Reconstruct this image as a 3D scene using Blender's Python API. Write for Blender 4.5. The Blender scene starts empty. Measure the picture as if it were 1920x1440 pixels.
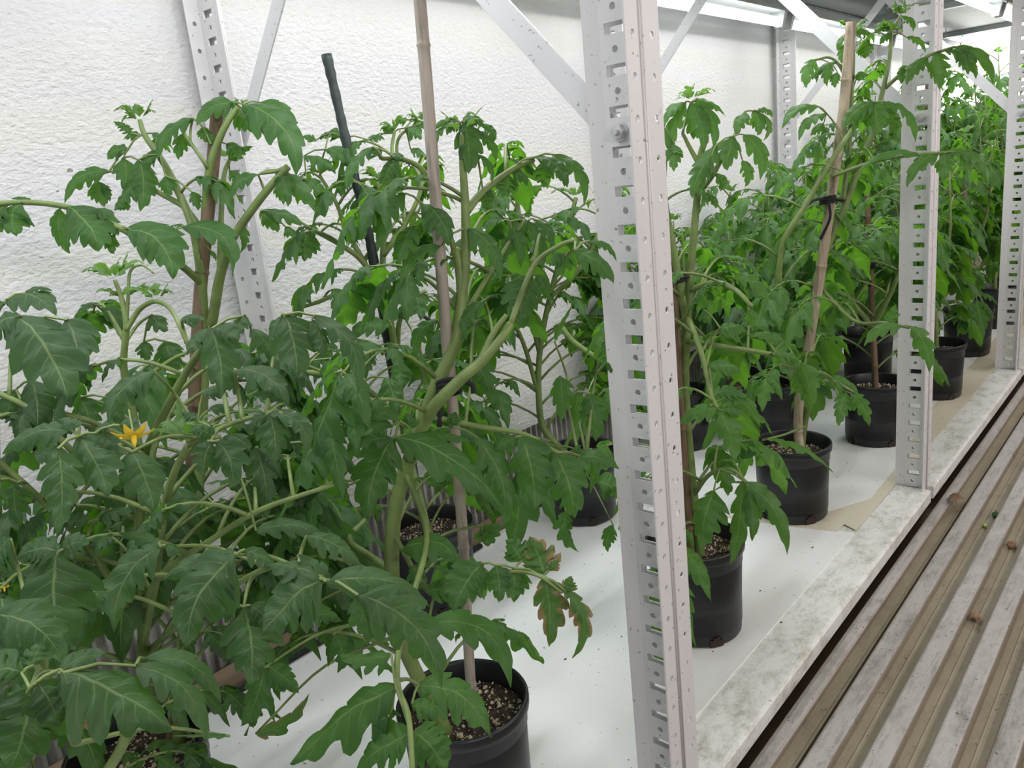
import bpy, math, random
from mathutils import Vector, Matrix
PI = math.pi
# ------------------------------------------------------------------ camera, world, lights, exposure
CAM_R = (( 0.0,0.0,0.0),)*3
def _rot(r):
    t = math.sqrt(sum(a*a for a in r)); k = [a/t for a in r]
    return Matrix.Rotation(t, 3, Vector(k))
FPX = 1490.695
R = _rot((1.6478192545583084, -0.8439113913864893, 0.5156222930606436))
CP = Vector((-0.7302989445379007, -0.47890132246041567, 0.7778032456238504))
scn = bpy.context.scene
cd = bpy.data.cameras.new('camera'); cam = bpy.data.objects.new('camera', cd)
scn.collection.objects.link(cam); scn.camera = cam
M3 = Matrix((R[0], -R[1], -R[2])).transposed()
cam.matrix_world = Matrix.Translation(CP) @ M3.to_4x4()
cd.sensor_fit = 'HORIZONTAL'; cd.sensor_width = 36; cd.lens = FPX/1920*36
cd.clip_start = .02; cd.clip_end = 60
scn.view_settings.view_transform = 'Standard'; scn.view_settings.look = 'None'
scn.view_settings.gamma = 1; scn.view_settings.exposure = 0.33
try: scn.view_settings.use_curve_mapping = False
except Exception: pass
w = bpy.data.worlds.new('world'); scn.world = w; w.use_nodes = True
w.node_tree.nodes['Background'].inputs[0].default_value = (.93, .95, 1, 1)
w.node_tree.nodes['Background'].inputs[1].default_value = 0.27

def area(name, loc, sx, sy, power, col=(1, 1, 1), rx=0.0, spread=PI):
    l = bpy.data.lights.new(name, 'AREA'); l.shape = 'RECTANGLE'; l.size = sx; l.size_y = sy
    l.energy = power; l.color = col; l.spread = spread
    o = bpy.data.objects.new(name, l); o.location = loc; o.rotation_euler = (rx, 0, 0)
    scn.collection.objects.link(o); return o
PITCH = 1.1326                      # bay length of the rack
TUBES_X = [0.86 + PITCH*k - PITCH/2 for k in range(-1, 5)]
for x in TUBES_X:
    area('tube_light', (x, .62, 1.158), 1.06, .03, .9, (.96, .99, 1))
    area('tube_light', (x, .22, 1.205), 1.06, .03, 5.6, (.96, .99, 1), spread=math.radians(150))
for x in (-1.2, .9, 3.0):           # unseen fill lamps, added to brighten the aisle side of the posts
    area('aisle_fill_light', (x, -1.78, 1.35), 1.4, .12, 15, (1, .955, .94), rx=math.radians(74))

# ------------------------------------------------------------------ helpers
def ray(x, y):
    return R.transposed() @ Vector(((x-960)/FPX, (y-720)/FPX, 1.0))
def at(x, y, d):                    # real point at depth d metres from the camera plane
    return CP + ray(x, y)*d
def atz(x, y, z):
    r = ray(x, y); return CP + r*((z-CP.z)/r.z)
def mesh_obj(name, verts, faces, mat, parent=None, smooth=True, uvs=None, mats=None, midx=None):
    me = bpy.data.meshes.new(name); me.from_pydata([tuple(v) for v in verts], [], faces)
    if uvs is not None:
        uv = me.uv_layers.new(name='UVMap')
        li = [0]*(len(me.loops)*2)
        for k, l in enumerate(me.loops):
            u = uvs[l.vertex_index]; li[2*k] = u[0]; li[2*k+1] = u[1]
        uv.data.foreach_set('uv', li)
    for m in (mats or [mat]): me.materials.append(m)
    if midx: me.polygons.foreach_set('material_index', midx)
    if smooth: me.polygons.foreach_set('use_smooth', [True]*len(me.polygons))
    me.update()
    o = bpy.data.objects.new(name, me); scn.collection.objects.link(o)
    if parent is not None:
        o.parent = parent
        off = parent.matrix_world.translation if parent.parent is None else None
    return o
def tag(o, label=None, cat=None, group=None, kind=None):
    if label: o['label'] = label
    if cat: o['category'] = cat
    if group: o['group'] = group
    if kind: o['kind'] = kind
    return o
def empty(name, loc=(0, 0, 0)):
    o = bpy.data.objects.new(name, None); o.location = loc; scn.collection.objects.link(o)
    o.empty_display_size = .05
    return o
class MB:
    """mesh collector; coordinates are given in the world, origin is subtracted on build"""
    def __init__(s): s.v = []; s.f = []; s.uv = []; s.m = []
    def add(s, vs, fs, uvs=None, mi=0):
        b = len(s.v); s.v += [Vector(p) for p in vs]
        s.f += [tuple(i+b for i in f) for f in fs]; s.m += [mi]*len(fs)
        s.uv += uvs if uvs else [(0, 0)]*len(vs)
    def box(s, a, b, mi=0):
        x0, y0, z0 = a; x1, y1, z1 = b
        s.add([(x0,y0,z0),(x1,y0,z0),(x1,y1,z0),(x0,y1,z0),(x0,y0,z1),(x1,y0,z1),(x1,y1,z1),(x0,y1,z1)],
              [(0,3,2,1),(4,5,6,7),(0,1,5,4),(1,2,6,5),(2,3,7,6),(3,0,4,7)], None, mi)
    def tube(s, pts, rad, n=6, mi=0, cap=True):
        pts = [Vector(p) for p in pts]; m = len(pts)
        if m < 2: return
        rs = rad if isinstance(rad, (list, tuple)) else [rad]*m
        t0 = (pts[1]-pts[0]).normalized()
        up = Vector((0, 0, 1)) if abs(t0.z) < .9 else Vector((1, 0, 0))
        a = t0.cross(up).normalized(); vs = []; uv = []
        L = 0
        for i, p in enumerate(pts):
            t = (pts[min(i+1, m-1)]-pts[max(i-1, 0)]).normalized()
            a = (a - t*a.dot(t)).normalized(); b = t.cross(a)
            if i: L += (p-pts[i-1]).length
            for k in range(n):
                q = 2*PI*k/n
                vs.append(p + (a*math.cos(q)+b*math.sin(q))*rs[i]); uv.append((k/n, L*10))
        fs = [(i*n+k, i*n+(k+1) % n, (i+1)*n+(k+1) % n, (i+1)*n+k) for i in range(m-1) for k in range(n)]
        if cap: fs += [tuple(range(n-1, -1, -1)), tuple((m-1)*n+k for k in range(n))]
        s.add(vs, fs, uv, mi)
    def lathe(s, prof, c, n=40, mi=0):
        m = len(prof); vs = []
        for r, z in prof:
            for k in range(n):
                q = 2*PI*k/n; vs.append((c[0]+r*math.cos(q), c[1]+r*math.sin(q), c[2]+z))
        fs = [(i*n+k, i*n+(k+1) % n, (i+1)*n+(k+1) % n, (i+1)*n+k) for i in range(m-1) for k in range(n)]
        s.add(vs, fs, None, mi)
    def build(s, name, mat, parent=None, smooth=True, mats=None):
        org = Vector((0, 0, 0))
        if parent is not None:
            q = parent
            while q is not None: org += q.location; q = q.parent
        return mesh_obj(name, [p-org for p in s.v], s.f, mat, parent, smooth, s.uv, mats, s.m if mats else None)
def curve_pts(P, n):                # Catmull-Rom through P
    P = [Vector(p) for p in P]
    if len(P) == 2: return [P[0].lerp(P[1], i/n) for i in range(n+1)]
    out = []; Q = [P[0]*2-P[1]] + P + [P[-1]*2-P[-2]]
    for i in range(1, len(Q)-2):
        a, b, c, d = Q[i-1], Q[i], Q[i+1], Q[i+2]
        for k in range(n):
            t = k/n; out.append(.5*((2*b)+(c-a)*t+(2*a-5*b+4*c-d)*t*t+(3*b-a-3*c+d)*t**3))
    out.append(P[-1]); return out

# ------------------------------------------------------------------ materials
def new_mat(name):
    m = bpy.data.materials.new(name); m.use_nodes = True
    nt = m.node_tree; b = nt.nodes['Principled BSDF']; return m, nt, b
def N(nt, t, **k):
    n = nt.nodes.new(t)
    for a, v in k.items():
        if a.startswith('i_'):
            n.inputs[a[2:].replace('_', ' ')].default_value = v
        else: setattr(n, a, v)
    return n
def ramp(nt, fac, stops):
    r = nt.nodes.new('ShaderNodeValToRGB'); e = r.color_ramp.elements
    while len(e) > 1: e.remove(e[-1])
    e[0].position = stops[0][0]; e[0].color = (*stops[0][1], 1)
    for p, c in stops[1:]:
        q = e.new(p); q.color = (*c, 1)
    nt.links.new(fac, r.inputs[0]); return r
def noise(nt, scale, detail=4, vec=None, rough=.5, sc3=None, kind='Object'):
    tc = nt.nodes.new('ShaderNodeTexCoord'); mp = nt.nodes.new('ShaderNodeMapping')
    nt.links.new(tc.outputs[kind], mp.inputs[0])
    if sc3: mp.inputs['Scale'].default_value = sc3
    n = nt.nodes.new('ShaderNodeTexNoise'); n.inputs['Scale'].default_value = scale
    n.inputs['Detail'].default_value = detail; n.inputs['Roughness'].default_value = rough
    nt.links.new(mp.outputs[0], n.inputs[0]); return n
def bump(nt, b, h, strength, dist=.001):
    bp = nt.nodes.new('ShaderNodeBump'); bp.inputs['Strength'].default_value = strength
    bp.inputs['Distance'].default_value = dist
    nt.links.new(h, bp.inputs['Height']); nt.links.new(bp.outputs[0], b.inputs['Normal']); return bp
def simple(name, col, rough=.5, metal=0, var=.12, scale=30, bs=.1, sc3=None):
    m, nt, b = new_mat(name); n = noise(nt, scale, 5, sc3=sc3)
    c0 = tuple(c*(1-var) for c in col); c1 = tuple(min(1, c*(1+var)) for c in col)
    r = ramp(nt, n.outputs[0], [(.3, c0), (.7, c1)])
    nt.links.new(r.outputs[0], b.inputs['Base Color'])
    b.inputs['Roughness'].default_value = rough; b.inputs['Metallic'].default_value = metal
    if bs: bump(nt, b, n.outputs[0], bs, .001)
    return m
def mixc(nt, fac, a, b_):
    m = nt.nodes.new('ShaderNodeMix'); m.data_type = 'RGBA'
    if isinstance(fac, float): m.inputs[0].default_value = fac
    else: nt.links.new(fac, m.inputs[0])
    for k, v in ((6, a), (7, b_)):
        if isinstance(v, tuple): m.inputs[k].default_value = (*v, 1)
        else: nt.links.new(v, m.inputs[k])
    return m.outputs[2]
def math_n(nt, op, a, b_=None, c=None, clamp=False):
    m = nt.nodes.new('ShaderNodeMath'); m.operation = op; m.use_clamp = clamp
    for k, v in enumerate((a, b_, c)):
        if v is None: continue
        if isinstance(v, (int, float)): m.inputs[k].default_value = v
        else: nt.links.new(v, m.inputs[k])
    return m.outputs[0]

def painted_steel(name, col, dirt=(.22, .2, .17), amount=.62, flecks=True):
    m, nt, b = new_mat(name)
    n1 = noise(nt, 9, 6, rough=.7, sc3=(1, 1, .5)); n2 = noise(nt, 160, 3, rough=.6); n3 = noise(nt, 60, 2)
    r1 = ramp(nt, n1.outputs[0], [(amount-.02, (0, 0, 0)), (amount+.14, (.55, .55, .55))])
    base = mixc(nt, r1.outputs[0], col, tuple(c*.72 for c in col))
    if flecks:
        r2 = ramp(nt, n2.outputs[0], [(.66, (0, 0, 0)), (.70, (.9, .9, .9))])
        base = mixc(nt, r2.outputs[0], base, dirt)
    nt.links.new(base, b.inputs['Base Color'])
    b.inputs['Roughness'].default_value = .42
    bump(nt, b, n3.outputs[0], .08, .0006)
    return m
M = {}
M['post'] = painted_steel('white_post_paint', (.66, .65, .66))
M['brace'] = painted_steel('brace_paint', (.66, .66, .68), amount=.7)
M['galv'] = simple('galvanised_steel', (.42, .44, .44), .38, .5, .12, 14, .05)
M['panel'] = simple('grey_shelf_underside', (.36, .38, .38), .5, .3, .1, 8, .04)
M['bolt'] = simple('zinc_bolt', (.6, .6, .6), .35, .6, .1, 60, .05)
M['housing'] = simple('light_housing', (.5, .52, .52), .35, .5, .08, 20, .03)
M['bracket'] = simple('dark_bracket_steel', (.07, .075, .085), .5, .5, .25, 60, .1)
M['black'] = simple('black_gap', (.02, .02, .02), .8, 0, .1, 20, 0)
M['twine'] = simple('black_twine', (.012, .012, .014), .85, 0, .4, 400, .6)
M['greenstake'] = simple('dark_green_coated_stake', (.022, .035, .032), .55, 0, .35, 90, .6)
# styrofoam wall
def wallmat():
    m, nt, b = new_mat('white_foam_wall')
    n = noise(nt, 105, 3, rough=.55, sc3=(.8, 1, 1.25)); v = noise(nt, 3, 3)
    st = noise(nt, 3.0, 3, sc3=(.22, 1, 5)); sp = noise(nt, 60, 1)
    r = ramp(nt, st.outputs[0], [(.36, (.655, .645, .62)), (.5, (.665, .665, .66)), (.6, (.655, .65, .675))])
    sp_r = ramp(nt, sp.outputs[0], [(.82, (0, 0, 0)), (.835, (1, 1, 1))])
    c = mixc(nt, sp_r.outputs[0], r.outputs[0], (.25, .23, .2))
    # darker, blotchy tone towards the foot of the wall
    tc = nt.nodes.new('ShaderNodeTexCoord'); sx = nt.nodes.new('ShaderNodeSeparateXYZ')
    nt.links.new(tc.outputs['Object'], sx.inputs[0])
    h = math_n(nt, 'MULTIPLY_ADD', sx.outputs[2], -9.0, 3.0, True)
    h2 = math_n(nt, 'MULTIPLY', h, noise(nt, 22, 5, rough=.75).outputs[0])
    gr = ramp(nt, h2, [(.28, (0, 0, 0)), (.62, (.55, .55, .55))])
    c = mixc(nt, gr.outputs[0], c, (.36, .35, .31))
    nt.links.new(c, b.inputs['Base Color']); b.inputs['Roughness'].default_value = .55
    bump(nt, b, n.outputs[0], .8, .0048)
    return m
M['wall'] = wallmat()
M['beige'] = simple('beige_end_wall', (.62, .5, .42), .7, 0, .08, 4, .02)
def board(name, col, stain):
    m, nt, b = new_mat(name)
    a = noise(nt, 2.6, 5, rough=.6); s = noise(nt, 120, 2)
    r = ramp(nt, a.outputs[0], [(.35, col), (.7, tuple(c*.93 for c in col))])
    rs = ramp(nt, s.outputs[0], [(.73, (0, 0, 0)), (.745, (1, 1, 1))])
    c = mixc(nt, rs.outputs[0], r.outputs[0], stain)
    nt.links.new(c, b.inputs['Base Color']); b.inputs['Roughness'].default_value = .36
    return m
M['board'] = board('white_plastic_sheet', (.88, .89, .90), (.3, .28, .25))
M['yellow'] = board('yellowed_sheet', (.72, .67, .54), (.3, .25, .18))
def traymat():
    m, nt, b = new_mat('dirty_white_tray')
    a = noise(nt, 24, 10, rough=.86, sc3=(.6, 1, 1)); s = noise(nt, 90, 4, rough=.7)
    r = ramp(nt, a.outputs[0], [(.47, (.80, .81, .80)), (.57, (.60, .59, .53)), (.68, (.33, .31, .26))])
    rs = ramp(nt, s.outputs[0], [(.66, (0, 0, 0)), (.72, (1, 1, 1))])
    c = mixc(nt, rs.outputs[0], r.outputs[0], (.26, .26, .25))
    nt.links.new(c, b.inputs['Base Color']); b.inputs['Roughness'].default_value = .4
    bump(nt, b, a.outputs[0], .2, .001); return m
M['tray'] = traymat()
def floormat():
    m, nt, b = new_mat('corrugated_floor')
    tc = nt.nodes.new('ShaderNodeTexCoord'); sx = nt.nodes.new('ShaderNodeSeparateXYZ')
    nt.links.new(tc.outputs['Object'], sx.inputs[0])
    hi = math_n(nt, 'MULTIPLY_ADD', sx.outputs[2], 130.0, 4.9, True)      # worn bright on the ridges, brown dirt in the channels
    a = noise(nt, 16, 9, rough=.8, sc3=(.45, 1, 1)); s = noise(nt, 110, 5, rough=.75, sc3=(.10, 1, 1))
    g = ramp(nt, a.outputs[0], [(.34, (.17, .16, .145)), (.44, (.34, .325, .31)), (.56, (.45, .43, .42)), (.66, (.27, .255, .235)), (.74, (.15, .14, .12))])
    scr = ramp(nt, s.outputs[0], [(.54, (0, 0, 0)), (.66, (.75, .75, .75))])
    g2 = mixc(nt, scr.outputs[0], g.outputs[0], (.22, .21, .2))
    l = ramp(nt, a.outputs[0], [(.35, (.27, .225, .16)), (.55, (.21, .175, .12)), (.72, (.12, .10, .075))])
    c = mixc(nt, hi, l.outputs[0], g2)
    dk = noise(nt, 150, 2, kind='Object'); dr = ramp(nt, dk.outputs[0], [(.71, (0, 0, 0)), (.73, (1, 1, 1))])
    c = mixc(nt, dr.outputs[0], c, (.06, .05, .035))
    nt.links.new(c, b.inputs['Base Color']); b.inputs['Roughness'].default_value = .48
    b.inputs['Metallic'].default_value = .15
    bump(nt, b, s.outputs[0], .18, .001); return m
M['floor'] = floormat()
M['wood'] = simple('old_wood_plank', (.17, .12, .08), .8, 0, .5, 7, .5, sc3=(.15, 3, 3))
M['ribs'] = simple('dirty_ribbed_panel', (.34, .33, .31), .6, .2, .45, 16, .2)
M['pot'] = simple('black_pot_plastic', (.008, .009, .011), .38, 0, .3, 12, .05)
def soilmat():
    m, nt, b = new_mat('potting_soil')
    n = noise(nt, 90, 6, rough=.7)
    r = ramp(nt, n.outputs[0], [(.35, (.012, .008, .006)), (.55, (.05, .03, .02)), (.72, (.11, .07, .045))])
    nt.links.new(r.outputs[0], b.inputs['Base Color']); b.inputs['Roughness'].default_value = .9
    bump(nt, b, n.outputs[0], 1, .006); return m
M['soil'] = soilmat()
M['perlite'] = simple('perlite', (.5, .42, .3), .8, 0, .35, 200, .2)
def cane(name, c0, c1):
    m, nt, b = new_mat(name)
    n = noise(nt, 22, 6, rough=.65, sc3=(5, 5, .35)); q = noise(nt, 9, 3)
    r = ramp(nt, n.outputs[0], [(.32, tuple(c*.35 for c in c0)), (.45, c0), (.66, c1)])
    rq = ramp(nt, q.outputs[0], [(.42, (0, 0, 0)), (.6, (.35, .35, .35))])
    c = mixc(nt, rq.outputs[0], r.outputs[0], tuple(c*.55 for c in c0))
    nt.links.new(c, b.inputs['Base Color']); b.inputs['Roughness'].default_value = .6
    bump(nt, b, n.outputs[0], .4, .001); return m
M['cane'] = cane('bamboo', (.36, .29, .2), (.47, .4, .31))
M['cane_grey'] = cane('weathered_bamboo', (.33, .29, .24), (.43, .38, .33))
M['cane_red'] = cane('reddish_bamboo', (.15, .098, .058), (.21, .14, .09))
M['stem'] = simple('tomato_stem', (.145, .205, .06), .5, 0, .25, 40, .1)
M['flower'] = simple('yellow_petal', (.85, .6, .03), .5, 0, .12, 80, .05)
M['withered'] = simple('withered_leaf', (.2, .12, .06), .8, 0, .5, 50, .5)
M['greenfruit'] = simple('green_fruit', (.35, .4, .1), .4, 0, .2, 50, .1)
def leafmat(name, top, top2, trans, vein=(.21, .32, .11), burnt=False):
    m, nt, b = new_mat(name)
    uvn = nt.nodes.new('ShaderNodeUVMap'); sx = nt.nodes.new('ShaderNodeSeparateXYZ')
    nt.links.new(uvn.outputs[0], sx.inputs[0]); U = sx.outputs[0]; V = sx.outputs[1]
    av = math_n(nt, 'ABSOLUTE', math_n(nt, 'MULTIPLY_ADD', V, 2.0, -1.0))
    # side veins run forward from the midrib
    ph = math_n(nt, 'FRACT', math_n(nt, 'MULTIPLY', math_n(nt, 'SUBTRACT', U, math_n(nt, 'MULTIPLY', av, .16)), 8.0))
    dv = math_n(nt, 'ABSOLUTE', math_n(nt, 'SUBTRACT', ph, .5))
    sv = math_n(nt, 'SUBTRACT', 1.0, math_n(nt, 'DIVIDE', math_n(nt, 'SUBTRACT', .5, dv), .11), None, True)
    svf = math_n(nt, 'MULTIPLY', sv, math_n(nt, 'SUBTRACT', 1.0, av, None, True))
    mid = math_n(nt, 'SUBTRACT', 1.0, math_n(nt, 'DIVIDE', av, .07), None, True)
    vf = math_n(nt, 'MAXIMUM', math_n(nt, 'MULTIPLY', svf, .55), math_n(nt, 'MULTIPLY', mid, 1.0))
    n = noise(nt, 28, 4, rough=.6); n2 = noise(nt, 5, 2)
    r = ramp(nt, n.outputs[0], [(.3, top), (.7, top2)])
    tint = ramp(nt, n2.outputs[0], [(.35, (0, 0, 0)), (.65, (.5, .5, .5))])
    c = mixc(nt, tint.outputs[0], r.outputs[0], tuple(x*1.25 for x in top2))
    c = mixc(nt, vf, c, vein)
    tr = mixc(nt, vf, trans, tuple(x*.7 for x in trans))
    if burnt:
        bn = noise(nt, 36, 4, rough=.7)
        ed = math_n(nt, 'MULTIPLY', bn.outputs[0], math_n(nt, 'ADD', math_n(nt, 'MULTIPLY', av, .55), .62))
        br = ramp(nt, ed, [(.50, (0, 0, 0)), (.60, (1, 1, 1))])
        c = mixc(nt, br.outputs[0], c, (.30, .215, .10)); tr = mixc(nt, br.outputs[0], tr, (.12, .07, .03))
    nt.links.new(c, b.inputs['Base Color'])
    b.inputs['Roughness'].default_value = .52
    try:
        b.inputs['Specular IOR Level'].default_value = .4
    except Exception: pass
    hgt = math_n(nt, 'SUBTRACT', math_n(nt, 'MULTIPLY', n.outputs[0], .7), math_n(nt, 'MULTIPLY', vf, .22))
    bp = bump(nt, b, hgt, .75, .0032)
    t = nt.nodes.new('ShaderNodeBsdfTranslucent'); nt.links.new(tr, t.inputs[0])
    mx = nt.nodes.new('ShaderNodeMixShader'); mx.inputs[0].default_value = .42
    nt.links.new(b.outputs[0], mx.inputs[1]); nt.links.new(t.outputs[0], mx.inputs[2])
    nt.links.new(mx.outputs[0], nt.nodes['Material Output'].inputs[0])
    return m
M['leafA'] = leafmat('leaf_dark', (.026, .075, .022), (.044, .112, .032), (.15, .40, .02))
M['leafK'] = leafmat('leaf_greyish', (.026, .060, .024), (.042, .088, .036), (.12, .33, .025), (.21, .30, .13))
M['leafR'] = leafmat('leaf_fresh', (.034, .095, .024), (.058, .145, .034), (.18, .46, .025), (.2, .32, .09))
M['leafB'] = leafmat('leaf_burnt', (.03, .08, .022), (.05, .115, .032), (.15, .36, .02), burnt=True)
M['tip'] = leafmat('leaf_young', (.07, .15, .04), (.11, .21, .06), (.2, .42, .05), (.3, .45, .18))
def emis(name, col, s):
    m, nt, b = new_mat(name); b.inputs['Base Color'].default_value = (*col, 1)
    b.inputs['Emission Color'].default_value = (*col, 1); b.inputs['Emission Strength'].default_value = s
    return m
M['tubeglow'] = emis('lit_tube', (.96, 1, 1), 3.2)

# ------------------------------------------------------------------ leaflets
def blen(v): return v.length if v.length > 1e-9 else 1e-9
def _pl(tab, s):
    for i in range(1, len(tab)):
        if s <= tab[i][0]:
            a, b = tab[i-1], tab[i]; return a[1]+(b[1]-a[1])*(s-a[0])/(b[0]-a[0])
    return tab[-1][1]
def leaflet(mb, p0, p1, width, bow, nrm, rng, q=1, droop=.45, lobes=None, curl=0.0, mi=0):
    """deeply lobed leaflet: midrib p0 -> (mid + bow) -> p1, nrm = rough upper-side normal"""
    ctrl = (p0+p1)/2 + bow*2
    K = lobes if lobes else rng.choice((3.4, 4.2, 4.6) if q else (3, 4))
    rows = int(K*(7 if q else 4))+2
    cols = (-1, -.66, -.33, 0, .33, .66, 1) if q else (-1, -.5, 0, .5, 1)
    nc = len(cols); vs = []; uv = []
    dp = rng.uniform(.58, .78); asym = rng.uniform(.85, 1.15); wob = rng.uniform(0, 6.28)
    off = (0.0, rng.uniform(.25, .75)); tw = rng.uniform(-.35, .35); fold = rng.uniform(-.05, .22)
    for i in range(rows+1):
        u = i/rows; a = 1-u
        P = p0*(a*a) + ctrl*(2*a*u) + p1*(u*u)
        T = ((ctrl-p0)*a + (p1-ctrl)*u); T = T.normalized() if T.length > 1e-7 else (p1-p0).normalized()
        S = T.cross(nrm)
        if S.length < .05: S = T.cross(Vector((.3, .8, .2)))
        S.normalize(); Nn = S.cross(T).normalized()
        if tw: S2 = S*math.cos(tw*u)+Nn*math.sin(tw*u); Nn = S2.cross(T).normalized(); S = S2
        base = (min(1, (u+.01)/.17)**.6) * (1 - max(0, (u-.22)/.78)**1.5)
        sides = []
        for sd in (0, 1):
            uu = u**.92*K + off[sd]; s = uu % 1.0; kk_ = int(uu)
            dep = dp*max(.18, 1-.78*u)*(1+.25*math.sin(wob+kk_*2.1+sd))
            t = 1 - dep*_pl(((0, 1), (.3, .62), (.5, .25), (.78, 0), (.92, .55), (1.0, 1)), s)
            f = _pl(((0, .0), (.5, .06), (.78, .20), (.92, .16), (1, 0)), s)
            if i == rows: t = 0; f = 0
            sides.append((max(0, t), f, s))
        for c in cols:
            sd = 0 if c < 0 else 1; t, f, s = sides[sd]
            hv = abs(c); hw = width*.5*base*t*(asym if sd else 1/asym)
            full = width*.5*base
            hwc = hw*hv if hv > .7 or t > .8 else min(full*hv, hw*.98*hv/.66 if hv < .67 else hw*hv)
            x = (1 if c > 0 else -1)*hw*hv if c else 0
            dn = -droop*hv*hv*hw + fold*hv*hw + .17*hv*hw*math.sin(2*PI*s)
            dn += .03*width*math.sin(u*9+wob+c*2)
            vs.append(P + S*x + Nn*dn + T*(f*width*base*hv*hv)); uv.append((u, .5+.5*c))
    n = rows+1
    fs = [(i*nc+j, i*nc+j+1, (i+1)*nc+j+1, (i+1)*nc+j) for i in range(n-1) for j in range(nc-1)]
    mb.add(vs, fs, uv, mi)
UP = Vector((0, 0, 1))
def rvec(rng, s): return Vector((rng.uniform(-s, s), rng.uniform(-s, s), rng.uniform(-s, s)))
def compound(mb, st, p0, dirh, length, rise, rng, q=0, mi=0, size=1.0, droop=1.0):
    """a whole tomato leaf: petiole leaves p0 along dirh rising, then arches over; leaflets hang"""
    dirh = dirh.normalized()
    a = p0 + dirh*length*.38 + UP*length*rise
    b = p0 + dirh*length*.80 + UP*length*(rise*.85)
    e = p0 + dirh*length*1.0 + UP*length*(rise-.62*droop)
    def B(t):
        s = 1-t; return p0*s**3 + a*3*s*s*t + b*3*s*t*t + e*t**3
    r0 = .0016+.006*length
    rach = [B(i/8*.70) for i in range(9)]
    st.tube(rach, [r0*(1-.6*i/8) for i in range(9)], 5)
    side = dirh.cross(UP).normalized()
    base = B(.68); tip = e + rvec(rng, .01)
    ll = (tip-base).length
    leaflet(mb, base, tip + (tip-base)*.25, ll*.82*size, UP*ll*.12, (dirh*.45+UP).normalized(), rng, q, mi=mi)
    for t, f in ((.66, .95), (.50, .85), (.34, .55)):
        for sg in (-1, 1):
            if rng.random() < .06: continue
            bp = B(t + rng.uniform(-.02, .02)); T = (B(t+.02)-B(t-.02)).normalized()
            L = length*.40*f*size*rng.uniform(.85, 1.15)
            d = (side*sg*rng.uniform(.55, .9) + T*rng.uniform(.3, .7)).normalized()
            pet = bp + d*L*.16 + UP*.002
            tp = pet + d*L*.72 - UP*L*rng.uniform(.35, .85)*droop
            st.tube([bp, pet], [r0*.45, r0*.3], 4, cap=False)
            leaflet(mb, pet, tp, L*rng.uniform(.46, .6), UP*L*.16 + d*L*.05, (UP+d*.5).normalized(), rng, q, mi=mi)
    for t in (.42, .58):            # small interstitial leaflets
        for sg in (-1, 1):
            bp = B(t); d = (side*sg + UP*rng.uniform(-.3, .3)).normalized(); L = length*.09
            leaflet(mb, bp, bp + d*L, L*.7, UP*L*.1, UP, rng, 0, lobes=2, mi=mi)
def growing_tip(mb, st, p, rng, s=1.0, mi=1):
    for i in range(7):
        az = i*2.4 + rng.uniform(-.3, .3); d = Vector((math.cos(az), math.sin(az), rng.uniform(.3, 1.3))).normalized()
        L = s*rng.uniform(.03, .055)
        e = p + d*L; leaflet(mb, p + d*.006, e - UP*L*.35, L*.4, UP*L*.22, UP+d, rng, 0, mi=mi)
        if i % 2: leaflet(mb, p+d*L*.4, p+d*L*.7+rvec(rng, .012), L*.22, UP*.002, UP, rng, 0, lobes=3, mi=mi)

YMIN, YMAX = .035, .735
def leaves_on(mb, st, path, t0, t1, step, length, rng, q=0, mi=0, rise=(.25, .5), shrink=.55, az0=None, ymin=None):
    pts = curve_pts(path, 8); n = len(pts); seg = [0]
    for i in range(1, n): seg.append(seg[-1]+(pts[i]-pts[i-1]).length)
    tot = seg[-1]; s = t0*tot; az = az0 if az0 is not None else rng.uniform(0, 6.28)
    ylo = YMIN if ymin is None else ymin
    while s < t1*tot:
        i = max(k for k in range(n) if seg[k] <= s+1e-9); i = min(i, n-2)
        p = pts[i].lerp(pts[i+1], (s-seg[i])/max(1e-6, seg[i+1]-seg[i]))
        f = s/tot; L = length*(1-shrink*f**1.6)*rng.uniform(.85, 1.15)
        for tr in range(12):
            d = Vector((math.cos(az), math.sin(az), 0)); e = p + d*L
            if ylo < e.y < YMAX: break
            az += .55
        else: L *= .5
        compound(mb, st, p, d, L, rng.uniform(*rise), rng, q, mi)
        az += 2.4 + rng.uniform(-.4, .4); s += step*rng.uniform(.8, 1.2)

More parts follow.
